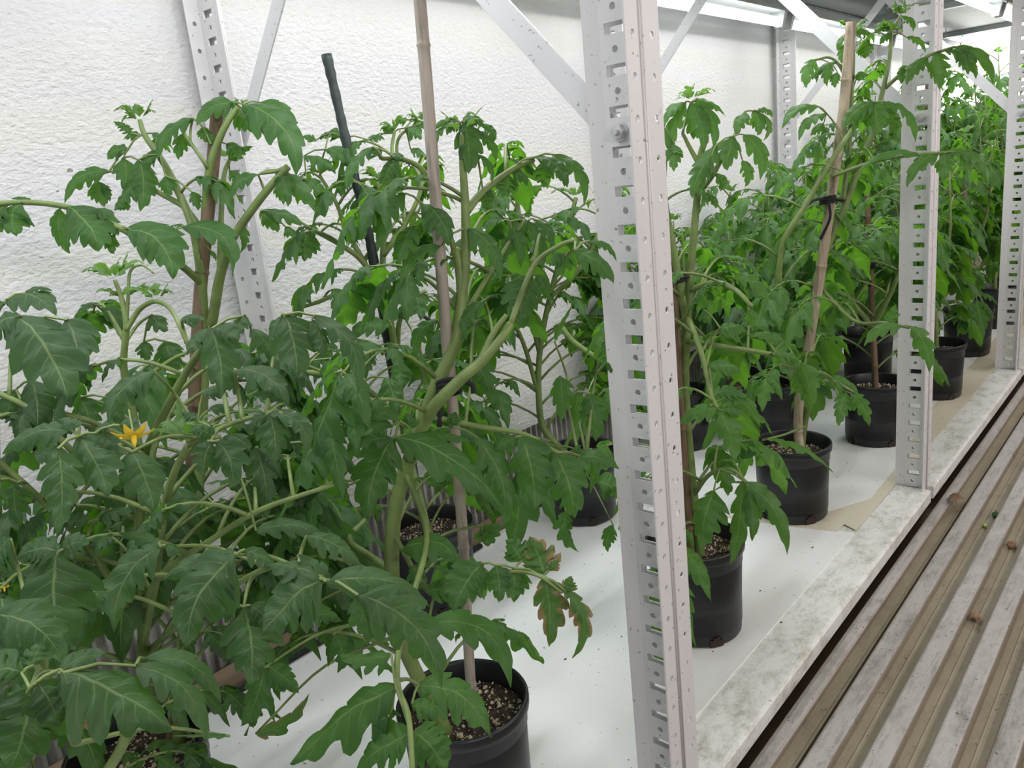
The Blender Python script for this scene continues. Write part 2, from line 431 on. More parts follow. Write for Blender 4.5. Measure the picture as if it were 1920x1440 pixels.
# ------------------------------------------------------------------ potted plants
POT_H, POT_R = .165, .0825
def pot_parts(root, c, rng, soil=True, detail=True):
    x, y = c[0], c[1]
    mb = MB(); n = 48
    prof = [(.062, .004), (.070, .0), (.0725, .004), (.0768, .128), (.0765, .129), (.078, .130), (.0775, .146), (.0800, .1475),
            (.0818, .150), (.0825, .155), (.0825, .1625), (.0812, .165), (.0785, .165), (.0765, .1625), (.0755, .12), (.074, .02), (.0, .018)]
    mb.lathe(prof, (x, y, .004), n)
    p = mb.build('nursery_pot', M['pot'], root)
    if detail:                      # drain notches at the foot showing soil
        for k in range(4):
            nb = MB(); q = k*PI/2 + 4.05
            for j in range(4):
                a0 = q-.16+j*.08; a1 = a0+.08; r = .0736
                h = (.013, .017, .018, .013)[j]
                nb.add([(x+r*math.cos(a0), y+r*math.sin(a0), .0045), (x+r*math.cos(a1), y+r*math.sin(a1), .0045),
                        (x+(r+.0008)*math.cos(a1), y+(r+.0008)*math.sin(a1), .0045+h), (x+(r+.0008)*math.cos(a0), y+(r+.0008)*math.sin(a0), .0045+h)], [(0, 1, 2, 3)])
            nb.build('drain_hole', M['soil'], p)
    sb = MB(); vs = [(x, y, .14)]; fs = []; rings = 9; m = 36
    for r in range(1, rings+1):
        for k in range(m):
            q = 2*PI*k/m; rr = .0755*r/rings
            vs.append((x+rr*math.cos(q), y+rr*math.sin(q), .139+rng.uniform(-.0025, .0025)))
    fs += [(0, 1+k, 1+(k+1) % m) for k in range(m)]
    for r in range(rings-1):
        for k in range(m):
            a = 1+r*m; fs.append((a+k, a+m+k, a+m+(k+1) % m, a+(k+1) % m))
    sb.add(vs, fs); so = sb.build('potting_soil', M['soil'], root)
    pb = MB(); cnt = 560 if detail else 90
    for i in range(cnt):
        q = rng.uniform(0, 6.28); rr = .073*math.sqrt(rng.random()); s = rng.choice((.0006, .0009, .0012, .0016, .0026)) if i % 30 else .0046
        cx, cy, cz = x+rr*math.cos(q), y+rr*math.sin(q), .1405
        v = [Vector((cx, cy, cz)) + Vector((a, b, c_)).normalized()*s*rng.uniform(.45, 1.5) for a, b, c_ in
             ((1, 0, 0), (0, 1, 0), (-1, 0, 0), (0, -1, 0), (0, 0, 1), (0, 0, -1))]
        pb.add(v, [(0, 1, 4), (1, 2, 4), (2, 3, 4), (3, 0, 4), (1, 0, 5), (2, 1, 5), (3, 2, 5), (0, 3, 5)])
    tag(pb.build('perlite', M['perlite'], so), kind='stuff')
    return p
def bamboo(root, pts, r, mat, name='bamboo_cane', nodes=True):
    P = curve_pts(pts, 10); mb = MB(); L = 0; rs = []; nxt = .09; out = []
    for i, p in enumerate(P):
        if i: L += (p-P[i-1]).length
        rs.append(r*(1.0))
        out.append(p)
        if nodes and L > nxt and i < len(P)-1:
            nxt = L + .17; d = (P[i+1]-p).normalized()
            rs[-1] = r*1.0
            out += [p+d*.002, p+d*.004, p+d*.006]; rs += [r*1.16, r*1.05, r*1.0]
    mb.tube(out, rs, 12)
    return mb.build(name, mat, root)
def tie(root, c, r, axis=UP, tails=(), mat=None, th=.0028):
    mb = MB(); a = axis.normalized(); u = a.cross(Vector((.3, .7, .1))).normalized(); v = a.cross(u)
    for off in (-.0035, .0015, .006):
        pts = [c + a*(off+.002*math.sin(t)) + (u*math.cos(t)+v*math.sin(t))*r for t in [2*PI*k/20 for k in range(21)]]
        mb.tube(pts, th, 7)
    for T in tails: mb.tube(curve_pts(T, 6), th, 7)
    return mb.build('twine_tie', M['twine'], root)
def plant(label, c, group='potted tomato plants on the white shelf'):
    root = empty('potted_tomato_plant', (c[0], c[1], .004))
    tag(root, label, 'potted plant'); return root
def nearest(paths, p):
    best = None
    for P in paths:
        for q in P:
            d = (q-p).length + (.35*max(0, q.z-p.z+.01))
            if best is None or d < best[0]: best = (d, q)
    return best[1]
TOC = None
def hand(mb, st, paths, lst, rng, q=1, mi=0, connect=True, facing=.55):
    """leaflets measured one by one: (x0,y0,x1,y1,w,d0,d1,bow)"""
    done = []
    for t in lst:
        x0, y0, x1, y1, wd, d0, d1, bw = t[:8]; m_ = t[8] if len(t) > 8 else mi
        p0 = at(x0, y0, d0); p1 = at(x1, y1, d1)
        dx, dy = x1-x0, y1-y0; ln = math.hypot(dx, dy); nx, ny = dy/ln, -dx/ln
        if ny > 0: nx, ny = -nx, -ny
        dm = (d0+d1)/2
        bowv = (at(960+nx*bw, 720+ny*bw, dm)-at(960, 720, dm))
        toc = (CP-p0).normalized()
        nrm = (toc*facing + UP*(1-facing)*1.3 + rvec(rng, .22)).normalized()
        leaflet(mb, p0, p1, wd*dm/FPX*1.38, bowv, nrm, rng, q, droop=rng.uniform(.25, .5), mi=m_)
        if connect:
            near = [b for b in done if (b-p0).length < .042]
            if near:
                s = min(near, key=lambda b: (b-p0).length)
                if (s-p0).length > .002: st.tube([s, (s+p0)/2+UP*(s-p0).length*.1, p0], [.0014, .0012, .001], 5, cap=False)
            else:
                s = nearest(paths, p0 - UP*.02); L = (s-p0).length
                if L < .4:
                    mid = (s+p0)/2 + UP*L*.10 - toc*L*.42
                    st.tube(curve_pts([s, mid, p0], 5), [.0023, .0021, .0019, .0018, .0017, .0016, .0015, .0014, .0013, .0012, .0011], 6)
            done.append(p0)
def stems(st, plist, dep=None):
    """plist: ([(x,y,d)...], r0, r1)"""
    out = []
    for P, r0, r1 in plist:
        pts = [at(*p) if len(p) == 3 and abs(p[0]) > 5 else Vector(p) for p in P]
        C_ = curve_pts(pts, 7); n = len(C_)
        st.tube(C_, [r0+(r1-r0)*i/(n-1) for i in range(n)], 9); out.append(C_)
    return out
SOILZ = .14
def soilpt(c, dx=0, dy=0): return (c[0]+dx, c[1]+dy, SOILZ-.01)

# ------------------------------------------------------------------ the setting
def plate(name, outline, holes, thick):
    """flat plate with real holes from a filled 2D curve; returns a mesh in its own XY plane, Z = thickness"""
    cu = bpy.data.curves.new(name, 'CURVE'); cu.dimensions = '2D'; cu.fill_mode = 'BOTH'; cu.extrude = thick/2
    for poly in [outline]+holes:
        sp = cu.splines.new('POLY'); sp.points.add(len(poly)-1); sp.use_cyclic_u = True
        for i, (a, b) in enumerate(poly): sp.points[i].co = (a, b, 0, 1)
    o = bpy.data.objects.new(name, cu); scn.collection.objects.link(o)
    dg = bpy.context.evaluated_depsgraph_get(); dg.update()
    me = bpy.data.meshes.new_from_object(o.evaluated_get(dg))
    bpy.data.objects.remove(o); bpy.data.curves.remove(cu)
    return me
def rect(a0, b0, a1, b1): return [(a0, b0), (a1, b0), (a1, b1), (a0, b1)]
def circ(a, b, r, n=14): return [(a+r*math.cos(2*PI*i/n), b+r*math.sin(2*PI*i/n)) for i in range(n)]
PZ = .04; ZTOP = 1.36; ZFLOOR = -.05
kk = range(0, int(ZTOP/PZ))
# slotted web in (y, z); flange in (x, z)
web_holes = []; fl_holes = []
for k in kk:
    z = k*PZ+.0
    if k*PZ > ZTOP-.05: continue
    if z-.0112 > ZFLOOR+.006:
        web_holes.append(rect(-.0245, z-.0112, 0, z)); 
        fl_holes += [circ(-.011, z-.0160, .0036), circ(.0255, z-.0160, .0036)]
        web_holes.append(circ(-.0115, z+.0144, .0036))
web_me = plate('web', [(-.037, ZFLOOR), (.006, ZFLOOR), (.006, ZTOP), (-.037, ZTOP)], web_holes, .002)
fl_me = plate('flange', [(-.024, ZFLOOR), (.04, ZFLOOR), (.04, ZTOP), (-.024, ZTOP)], fl_holes, .002)
def world_plate(mb, me, fn):
    mb.add([fn(v.co.x, v.co.y, v.co.z) for v in me.vertices], [tuple(p.vertices) for p in me.polygons])
def post(x, back, label, group):
    y0 = 0 if not back else .71
    s = 1 if not back else -1
    root = empty('rack_post', (x, y0, ZFLOOR)); tag(root, label, 'post', group)
    a = MB()
    world_plate(a, web_me, lambda u, v, t: (x+t, y0+s*u, v))
    # bent lip at the open edge
    v = [(x-.001, y0+s*.006), (x-.0045, y0+s*.0245), (x-.0025, y0+s*.0245), (x+.001, y0+s*.006)]
    a.add([(p[0], p[1], ZFLOOR) for p in v]+[(p[0], p[1], ZTOP) for p in v],
          [(0,1,5,4),(1,2,6,5),(2,3,7,6),(3,0,4,7),(0,3,2,1),(4,5,6,7)])
    a.build('slotted_web', M['post'], root, smooth=False)
    b = MB()
    world_plate(b, web_me, lambda u, v, t: (x+.0105+t, y0+s*u-.0, v-.002))
    b.build('slotted_web', M['post'], root, smooth=False)
    c = MB()
    world_plate(c, fl_me, lambda u, v, t: (x+u, y0-s*.038+t, v))
    # rounded shoulders and the groove between the two halves
    for (u0, u1) in ((-.0225, -.0005), (.0075, .0375)):
        pr = [(u0, 0), (u0+.002, -.0016), (u1-.002, -.0016), (u1, 0)]
    c.build('front_flange' if not back else 'rear_flange', M['post'], root, smooth=False)
    yy = y0-s*.0395
    for u in (.0022, .0062):
        d = MB(); d.tube([(x+u, yy, ZFLOOR+.001), (x+u, yy, ZTOP)], .0016, 6)
        d.build('seam', M['post'], root)
    # bolt that fixes the brace
    if not back or True:
        e = MB(); z = .0144+20*PZ; yb = y0-s*.0115
        e.tube([(x-.0012, yb, z), (x-.0028, yb, z)], .0098, 18)
        e.tube([(x-.0028, yb, z), (x-.0092, yb, z)], .0078, 6)
        e.tube([(x-.0092, yb, z), (x-.0135, yb, z)], .0036, 10)
        e.build('bolt', M['bolt'], root, smooth=False)
    return root
nearness = ['nearest', 'second', 'third', 'fourth']
for k in range(4):
    x = PITCH*k
    lf = ['tall white slotted front post standing nearest, left of the black pot it half hides',
          'white slotted front post in the middle distance, beside the gap of the dirty tray edge',
          'white slotted front post at the right edge of the photo',
          'far white slotted front post beyond the right-edge one'][k]
    lb = ['white slotted back post against the foam wall at upper left, behind the brown cane',
          'white slotted back post hidden behind the nearest front post',
          'white slotted back post below the joint of the two lit tubes',
          'farthest white slotted back post, behind the dense foliage at right'][k]
    if k < 3: post(x, False, lf, 'white slotted rack posts')
    if k < 4: post(x, True, lb, 'white slotted rack posts')
def brace(p, q, wd, th, x, label):
    """flat bar in the plane x = const from (y,z) to (y,z)"""
    P = Vector((0, *p)); Q = Vector((0, *q)); d = (Q-P).normalized(); n = Vector((0, -d.z, d.y))*wd/2
    vs = []
    for xx in (x, x+th):
        for a, s in ((P, 1), (P, -1), (Q, -1), (Q, 1)): vs.append(Vector((xx, 0, 0))+a+n*s)
    root = MB(); root.add(vs, [(0,1,2,3),(7,6,5,4),(0,4,5,1),(1,5,6,2),(2,6,7,3),(3,7,4,0)])
    o = root.build('diagonal_brace', M['brace'], None, smooth=False)
    md = o.modifiers.new('bevel', 'BEVEL'); md.width = .0008; md.segments = 2
    tag(o, label, 'brace', 'diagonal braces of the rack frames'); return o
BL = [('wide white diagonal brace running up left from the nearest post', 'white diagonal brace crossing the foam wall right of the upper left back post'),
      ('wide white diagonal brace bolted to the middle post, crossing the lit tube', 'white diagonal brace just right of the nearest post, in front of the first lit tube'),
      ('white diagonal brace bolted to the post at the right edge', 'narrow distant white diagonal brace crossing behind the tall caned plant')]
for k in range(3):
    x = PITCH*k
    brace((-.01, .803), (.52, 1.375), .029, .003, x+.0035, BL[k][0])
    brace((.745, .842), (.262, 1.375), .026, .003, x+.0085, BL[k][1])

XA, XB = -1.55, 4.62
def quad_panel(name, a, b, mat, kind='structure', label=None):
    mb = MB(); mb.box(a, b); o = mb.build(name, mat, None, smooth=False)
    if kind: o['kind'] = kind
    return o
quad_panel('wall_left', (XA, .772, .175), (XB, .83, 2.6), M['wall'])
quad_panel('wall_far', (XB, -1.9, -.2), (XB+.06, .83, 2.6), M['beige'])
mb = MB(); mb.box((XB-.02, .05, .86), (XB+.001, .77, 1.42)); wo = mb.build('window_1', emis('bright_window', (1, .985, .95), 2.6), None, smooth=False); wo['kind'] = 'structure'
for i, (a, b) in enumerate((((XB-.03, .03, .84), (XB-.0, .79-.02, .862)), ((XB-.03, .40, .862), (XB-.0, .42, 1.42)))):
    quad_panel('trim_%d' % (i+2), a, b, M['post'])
# ribbed panel at the foot of the wall
mb = MB(); X = XA
vs = []; fs = []
n = int((XB-XA)/.021)
prof = []
for i in range(n):
    x = XA+i*.021; prof += [(x, .797), (x+.012, .797), (x+.0135, .786), (x+.0195, .786)]
for (x, y) in prof: vs += [(x, y, -.05), (x, y, .177)]
fs = [(2*i, 2*i+2, 2*i+3, 2*i+1) for i in range(len(prof)-1)]
mb.add(vs, fs); o = mb.build('trim_1', M['ribs'], None, smooth=False); o['kind'] = 'structure'
# corrugated floor
prof = [(.772, -.060), (-.0585, -.060), (-.0590, -.046), (-.064, -.034), (-.071, -.031), (-.082, -.0305), (-.0875, -.034), (-.0885, -.042), (-.0905, -.043),
        (-.1085, -.043), (-.1095, -.0395), (-.1125, -.0395), (-.1135, -.044), (-.1165, -.044)]
y = -.1185
while y > -1.85:
    prof += [(y, -.0345), (y-.0015, -.0318), (y-.004, -.0308), (y-.0285, -.0308), (y-.031, -.0320), (y-.0345, -.043), (y-.046, -.0445), (y-.048, -.0432), (y-.0500, -.0445), (y-.063, -.044)]
    y -= .0660
mb = MB(); vs = []; ns = 24
for j in range(ns+1):
    xx = XA+(XB-XA)*j/ns
    for (yy, zz) in prof: vs.append((xx, yy, zz))
m = len(prof)
mb.add(vs, [(j*m+i, j*m+i+1, (j+1)*m+i+1, (j+1)*m+i) for j in range(ns) for i in range(m-1)])
fl = mb.build('floor', M['floor'], None, smooth=False); fl['kind'] = 'structure'
# shelf trays, one per bay
for k in range(-1, 4):
    x0 = PITCH*k+.0175 if k >= 0 else PITCH*k+.0175; x1 = PITCH*(k+1)-.0065
    prof = [(-.030, -.030), (-.0515, -.030), (-.0525, -.028), (-.0525, -.004), (-.0500, -.0010), (-.046, 0), (.70, 0), (.70, -.03)]
    mb = MB(); vs = []
    for xx in (x0, x1): vs += [(xx, a, b) for a, b in prof]
    m = len(prof)
    mb.add(vs, [(i, i+1, m+i+1, m+i) for i in range(m-1)]+[tuple(range(m)), tuple(range(2*m-1, m-1, -1))])
    # slim tongue of tray between the post webs
    o = mb.build('shelf_tray', M['tray'], None, smooth=False)
    tag(o, ['dirty white steel shelf tray left of the nearest post', 'dirty white steel shelf tray between the nearest and the middle post',
            'stained white steel shelf tray between the middle and the right-edge post', 'white steel shelf tray beyond the right-edge post',
            'farthest white steel shelf tray'][k+1], 'shelf', 'bottom shelf trays of the rack')
# the sheets lying on the trays
def sheet(pts, z, th, mat, label):
    mb = MB(); n = len(pts)
    mb.add([(a, b, z) for a, b in pts]+[(a, b, z+th) for a, b in pts],
           [tuple(range(n-1, -1, -1)), tuple(range(n, 2*n))]+[(i, (i+1) % n, n+(i+1) % n, n+i) for i in range(n)])
    o = mb.build('shelf_liner', mat, None, smooth=False); tag(o, label, 'liner', 'plastic sheets lying on the trays'); return o
p1 = atz(1600, 1005, .002); p2 = atz(1480, 983, .002)
sheet([(XA, .025), (.834, .022), (.812, .14), (.79, .30), (.77, .684), (XA, .684)], .0002, .0022, M['board'],
      'glossy white plastic sheet under the nearest pots')
sheet([(.862, .052), (.845, .022), (3.9, .018), (3.9, .682), (.73, .682), (.80, .15), (.822, .052)], .0026, .0006, M['yellow'],
      'yellowed sheet whose corner shows in front of the caned pot')
sheet([(.915, .10), (1.02, .045), (1.25, .052), (1.7, .095), (3.9, .115), (3.9, .68), (.72, .68), (.80, .24)], .0033, .0006, M['board'],
      'white plastic sheet on the yellowed one, under the middle and far pots')
# planks behind the sheets, one pair per bay between the back posts
for k in range(-1, 4):
    mb = MB()
    x0 = PITCH*k+.043 if k >= 0 else XA; x1 = PITCH*(k+1)-.027
    mb.box((x0, .7015, -.058), (x1, .7635, .006))
    o = mb.build('wood_plank', M['wood'], None, smooth=False)
    tag(o, ['worn brown wooden plank behind the white sheet, left of the left back post', 'worn brown wooden plank between the left pots and the foam wall',
            'worn brown wooden plank behind the caned pot, along the wall', 'worn brown wooden plank along the wall in the far right bay',
            'farthest worn brown wooden plank along the wall'][k+1], 'plank', 'wooden planks between the sheets and the wall')
mb = MB(); mb.tube([(XA, .675, .0086), (.25, .676, .0086), (.4, .677, .0086)], .006, 8)
tag(mb.build('black_hose', M['twine'], None), 'black hose lying along the back edge of the white sheet', 'hose')
# dark bracket on the back post
r_ = empty('wall_bracket', (-.06, .752, .27)); tag(r_, 'dark grey steel plate with a round hole at the foot of the left back post', 'bracket')
me = plate('bracket', [(-.035, -.017), (.045, -.010), (.045, .018), (-.035, .016)], [circ(-.014, 0, .0045)], .003)
mb = MB(); world_plate(mb, me, lambda u, v, t: (-.065+u, .768+t, .279+v)); mb.build('plate', M['bracket'], r_, smooth=False)
# upper shelf, its beams and the light fixtures
mb = MB(); mb.box((XA, -.03, 1.292), (XB-.02, .765, 1.30))
up = mb.build('upper_shelf', M['panel'], None, smooth=False); tag(up, 'grey steel underside of the shelf above the plants', 'shelf')
for nm, y, lab in (('shelf_beam', -.046, 'long steel beam along the front edge of the upper shelf'), ('shelf_beam', .735, 'long steel beam along the wall side of the upper shelf')):
    prof = [(y-.004, 1.235), (y+.008, 1.235), (y+.012, 1.262), (y+.022, 1.264), (y+.022, 1.3), (y-.004, 1.3)] if y < 0 else \
           [(y+.01, 1.235), (y-.004, 1.235), (y-.008, 1.262), (y-.022, 1.264), (y-.022, 1.29), (y+.01, 1.29)]
    mb = MB(); mm = len(prof)
    mb.add([(xx, a, b) for xx in (XA, XB-.02) for a, b in prof], [(i, (i+1) % mm, mm+(i+1) % mm, mm+i) for i in range(mm)]+[tuple(range(mm)), tuple(range(2*mm-1, mm-1, -1))])
    tag(mb.build(nm, M['galv'], None, smooth=False), lab, 'beam', 'beams of the upper shelf')
for k in range(5):
    x = PITCH*k-.25; m2 = MB(); m2.box((x-.02, -.022, 1.268), (x+.02, .71, 1.2915))
    tag(m2.build('shelf_rib', M['galv'], None, smooth=False), 'steel cross rib under the upper shelf, %s from the near end' % ('first second third fourth fifth'.split()[k]), 'rib', 'cross ribs under the upper shelf')
def fixture(x, y, z, label):
    root = empty('tube_light_fixture', (x, y, z+.04)); tag(root, label, 'light', 'strip light fixtures under the upper shelf')
    L = PITCH/2-.012
    prof = [(-.034, .030), (-.030, .052), (-.012, .062), (.012, .062), (.030, .052), (.034, .030), (.030, .026), (.020, .030), (-.020, .030), (-.030, .026)]
    mb = MB(); mm = len(prof)
    mb.add([(xx, y+a, z+b) for xx in (x-L, x+L) for a, b in prof], [(i, (i+1) % mm, mm+(i+1) % mm, mm+i) for i in range(mm)]+[tuple(range(mm)), tuple(range(2*mm-1, mm-1, -1))])
    mb.build('housing', M['housing'], root, smooth=False)
    mb = MB(); mb.tube([(x-L+.03, y, z), (x-L+.034, y, z), (x+L-.034, y, z), (x+L-.03, y, z)], [.011, .0145, .0145, .011], 16)
    mb.build('lit_tube', M['tubeglow'], root)
    for s in (-1, 1):
        mb = MB(); xx = x+s*(L-.022)
        mb.add([(xx-.007, y-.012, z-.018), (xx+.007, y-.012, z-.018), (xx+.007, y+.012, z-.018), (xx-.007, y+.012, z-.018),
                (xx-.012, y-.024, z+.03), (xx+.012, y-.024, z+.03), (xx+.012, y+.024, z+.03), (xx-.012, y+.024, z+.03)],
               [(0,3,2,1),(4,5,6,7),(0,1,5,4),(1,2,6,5),(2,3,7,6),(3,0,4,7)])
        mb.build('lamp_holder', M['galv'], root, smooth=False)
    for s in (-.7, .7):
        mb = MB(); mb.tube([(x+s*L, y, z+.062), (x+s*L, y, 1.2915)], .002, 6)
        mb.build('hanger', M['galv'], root)
for i, x in enumerate(TUBES_X):
    fixture(x, .62, 1.178, ['strip light fixture near the wall, out at the left end', 'strip light fixture near the wall above the left plants',
            'lit white tube fixture right of the nearest post, close to the wall', 'lit white tube fixture beyond the tube joint, behind the tall plant',
            'lit tube fixture near the wall in the far right bay', 'farthest tube fixture near the wall'][i])
    fixture(x, .22, 1.218, ['strip light fixture over the middle of the shelf, out at the left end', 'strip light fixture over the middle of the shelf above the left plants',
            'strip light fixture over the middle of the shelf right of the nearest post', 'strip light fixture over the middle of the shelf above the tall plant',
            'strip light fixture over the middle of the shelf in the far right bay', 'farthest strip light fixture over the middle of the shelf'][i])
# bodies for the added, unseen fill lamps across the aisle
for i, x in enumerate((-1.2, .9, 3.0)):
    mb = MB(); mb.box((x-.75, -1.88, 1.30), (x+.75, -1.81, 1.42))
    tag(mb.build('fill_lamp_body', M['housing'], None, smooth=False), ['added fill lamp across the aisle behind the viewer', 'added fill lamp across the aisle beside the rack', 'added fill lamp across the far end of the aisle'][i], 'light', 'added fill lamps across the aisle')
quad_panel('wall_right', (XA, -1.95, -.2), (XB, -1.89, 2.6), M['beige'])
quad_panel('ceiling', (XA, -1.9, 2.525), (XB, .83, 2.58), M['beige'])
# ------------------------------------------------------------------ potted tomato plants, near to far
rng = random.Random(7)
cA = (-.160, .170); cB = (.364, .131); cC = (.874, .167); cD = (1.409, .154); cE = (1.882, .119); cF = (2.441, .146); cG = (2.93, .15)
cK = (-.645, .36); cL = (-.440, .450); cJ = (.193, .597); cH = (.653, .575); cI = (1.685, .570)

def finish(root, mb, st, leafmat_):
    st.build('stem', M['stem'], root)
    mb.build('foliage', leafmat_, root, mats=[leafmat_, M['tip'], M['leafB']])

# ---- K: foreground left, big soft leaves and a yellow flower
c = cK; root = plant('large leafy tomato plant at lower left with an open yellow flower, pot unseen', c); pot_parts(root, c, rng)
mb, st = MB(), MB()
d = .86
P = stems(st, [
    ([(240, 1360, .76), (262, 1290, .80), (268, 1205, .84), (262, 1050, .83), (262, 950, .82), (264, 870, .80)], 0.0059, 0.0047),
    ([(264, 870, .80), (300, 790, .78), (345, 705, .75), (388, 640, .72)], 0.0048, 0.0032),
    ([(264, 870, .80), (250, 780, .80), (232, 690, .79), (237, 610, .78), (228, 560, .78), (215, 525, .78)], 0.0047, 0.0019),
    ([(236, 620, .78), (262, 580, .78), (292, 565, .77), (320, 580, .76), (338, 615, .75), (355, 655, .75)], 0.0028, 0.0016),
    ([(236, 620, .78), (240, 560, .78), (244, 510, .78), (265, 497, .78), (288, 512, .77)], 0.0020, 0.0009),
    ([(266, 1215, .84), (292, 1090, .82), (303, 990, .76), (322, 900, .72), (352, 835, .70)], 0.0047, 0.0029),
    ([(303, 990, .76), (285, 860, .78), (320, 775, .80), (350, 700, .82)], 0.0035, 0.0025),
    ([soilpt(c, .02, .0), (205, 1440, .76), (240, 1360, .76), (262, 1290, .80), (266, 1200, .84)], 0.0051, 0.0050),
    ([(266, 1180, .86), (210, 1090, .80), (150, 1010, .76), (70, 930, .72), (-30, 840, .70)], 0.0043, 0.0025),
    ([(266, 1230, .86), (340, 1170, .78), (420, 1110, .70), (520, 1060, .62), (610, 1090, .56)], 0.0035, 0.0020),
    ([(266, 1150, .85), (300, 1080, .78), (400, 1010, .74), (480, 960, .72), (560, 930, .72), (640, 905, .74)], 0.0037, 0.0018),
    ([(140, 1395, .60), (85, 1262, .56), (58, 1290, .54)], 0.0027, 0.0019),
    ([(262, 950, .82), (150, 860, .74), (60, 770, .72), (-40, 720, .72)], 0.0035, 0.0022),
    ([(355, 835, .70), (420, 800, .66), (500, 775, .63), (530, 775, .62)], 0.0023, 0.0016),
    ([(-30, 1100, .74), (-6.5, 1000, .76), (-8, 860, .76), (-10, 700, .76), (-20, 560, .74)], 0.0047, 0.0029),
], d)
lst = [
 (35, 592, 128, 752, 112, .69, .67, 14), (34, 590, -30, 640, 70, .69, .68, 8), (50, 600, 90, 665, 60, .70, .70, 4),
 (12, 562, 106, 592, 56, .76, .73, 22), (45, 550, 98, 545, 22, .78, .78, 8), (60, 555, 108, 568, 20, .78, .78, 8), (10, 570, -30, 590, 50, .76, .76, 6),
 (126, 600, 143, 706, 66, .71, .69, 10), (122, 605, 178, 622, 30, .72, .72, 8), (60, 712, 70, 802, 66, .73, .71, 4), (30, 730, 14, 790, 40, .73, .72, 4),
 (55, 790, -10, 778, 30, .72, .72, 6), (290, 698, 203, 790, 58, .66, .64, 24), (395, 614, 415, 748, 62, .66, .64, 8), (392, 618, 350, 664, 40, .67, .66, 8),
 (398, 616, 448, 640, 34, .66, .65, 8), (534, 590, 557, 708, 76, .66, .64, 6), (528, 592, 508, 640, 36, .67, .66, 4), (590, 592, 670, 742, 42, .66, .64, 34),
 (585, 600, 606, 672, 34, .66, .65, 6), (458, 592, 448, 632, 34, .67, .66, 4), (470, 615, 508, 682, 40, .70, .70, 12), (440, 694, 540, 765, 48, .64, .62, 26),
 (540, 755, 470, 740, 24, .64, .64, 6), (505, 775, 570, 862, 36, .62, .61, 34), (505, 775, 516, 868, 52, .62, .61, 5), (500, 778, 470, 800, 26, .62, .62, 5),
 (246, 848, 288, 962, 70, .62, .60, 8), (148, 818, 202, 932, 78, .60, .58, 8), (180, 812, 222, 850, 36, .6, .6, 6), (108, 842, 106, 1002, 62, .58, .56, -10),
 (132, 806, 5, 852, 56, .60, .60, 18), (150, 800, 105, 790, 26, .6, .6, 6), (205, 800, 178, 812, 28, .60, .60, 4), (225, 798, 262, 800, 26, .6, .6, 4),
 (395, 828, 380, 892, 44, .64, .63, 4), (408, 828, 432, 916, 56, .64, .63, 14), (400, 824, 352, 812, 30, .65, .64, 12), (415, 822, 470, 850, 36, .66, .65, 14),
 (455, 905, 385, 908, 20, .66, .66, 6), (372, 790, 340, 775, 26, .68, .68, 4), (380, 740, 430, 745, 30, .68, .68, 8), (390, 770, 440, 770, 24, .68, .68, 6),
 (480, 838, 500, 976, 44, .75, .74, 8), (484, 840, 528, 900, 24, .75, .75, 8), (545, 830, 602, 890, 34, .8, .8, 14), (585, 835, 602, 895, 30, .8, .8, 4),
 (108, 1040, 120, 1228, 112, .60, .58, -14), (110, 1035, 30, 1050, 60, .6, .6, 14), (120, 1030, 168, 1020, 40, .6, .6, 8),
 (-10, 1150, 120, 1246, 88, .55, .54, 26), (300, 1025, 215, 1186, 64, .58, .56, 30), (312, 1022, 340, 1044, 28, .58, .58, 4), (300, 1020, 222, 1000, 26, .6, .6, 4),
 (443, 1040, 350, 1216, 108, .55, .53, 26), (440, 1038, 300, 1090, 50, .56, .56, 8), (460, 1030, 520, 1070, 40, .55, .55, 6),
 (602, 1086, 492, 1192, 106, .52, .51, 12), (596, 1080, 500, 1060, 60, .53, .53, 8), (615, 1092, 560, 1040, 44, .54, .54, 4), (672, 1116, 828, 1296, 86, .50, .50, 42),
 (668, 1120, 690, 1210, 50, .50, .50, 6), (612, 1092, 806, 1138, 64, .51, .52, 30), (480, 995, 620, 1020, 40, .66, .66, 22), (575, 1005, 680, 1070, 44, .6, .6, 16),
 (118, 1262, 322, 1372, 122, .50, .50, 18), (112, 1256, 200, 1222, 50, .51, .52, 6), (120, 1266, 158, 1345, 64, .51, .50, 4), (255, 1248, 388, 1390, 58, .52, .51, 36),
 (272, 1235, 416, 1320, 46, .55, .54, 34), (56, 1290, 14, 1448, 130, .50, .49, -10), (40, 1262, -60, 1270, 90, .51, .50, 12), (70, 1280, 112, 1362, 70, .50, .50, 4),
 (62, 1248, 80, 1205, 44, .52, .53, 4), (50, 1300, -40, 1350, 70, .5, .5, 6), (457, 1138, 470, 1286, 92, .62, .60, 8), (450, 1136, 398, 1158, 44, .62, .62, 6), (470, 1135, 510, 1180, 40, .62, .62, 6),
 (60, 850, 130, 870, 40, .7, .7, 8), (30, 905, 40, 985, 40, .66, .66, -8), (0, 900, -30, 960, 60, .64, .64, 6), (185, 975, 250, 960, 34, .74, .73, 8), (165, 980, 110, 985, 30, .74, .74, 6),
 (180, 905, 225, 965, 50, .78, .78, 10), (205, 895, 228, 940, 40, .80, .80, 4), (150, 745, 175, 820, 40, .8, .8, 4), (200, 745, 232, 800, 30, .8, .8, 2), (190, 580, 228, 625, 26, .8, .8, 12),
 (175, 572, 150, 574, 14, .78, .78, 3), (285, 590, 315, 620, 34, .80, .80, -2), (270, 640, 275, 680, 26, .82, .82, 2), (310, 640, 330, 700, 44, .84, .84, 0),
 (340, 600, 385, 600, 26, .74, .74, 6), (430, 1380, 320, 1380, 10, .6, .6, 1), (330, 1140, 420, 1160, 50, .68, .68, 8), (20, 1010, -30, 1080, 60, .62, .62, 6),
]
hand(mb, st, P, lst, rng, mi=0)
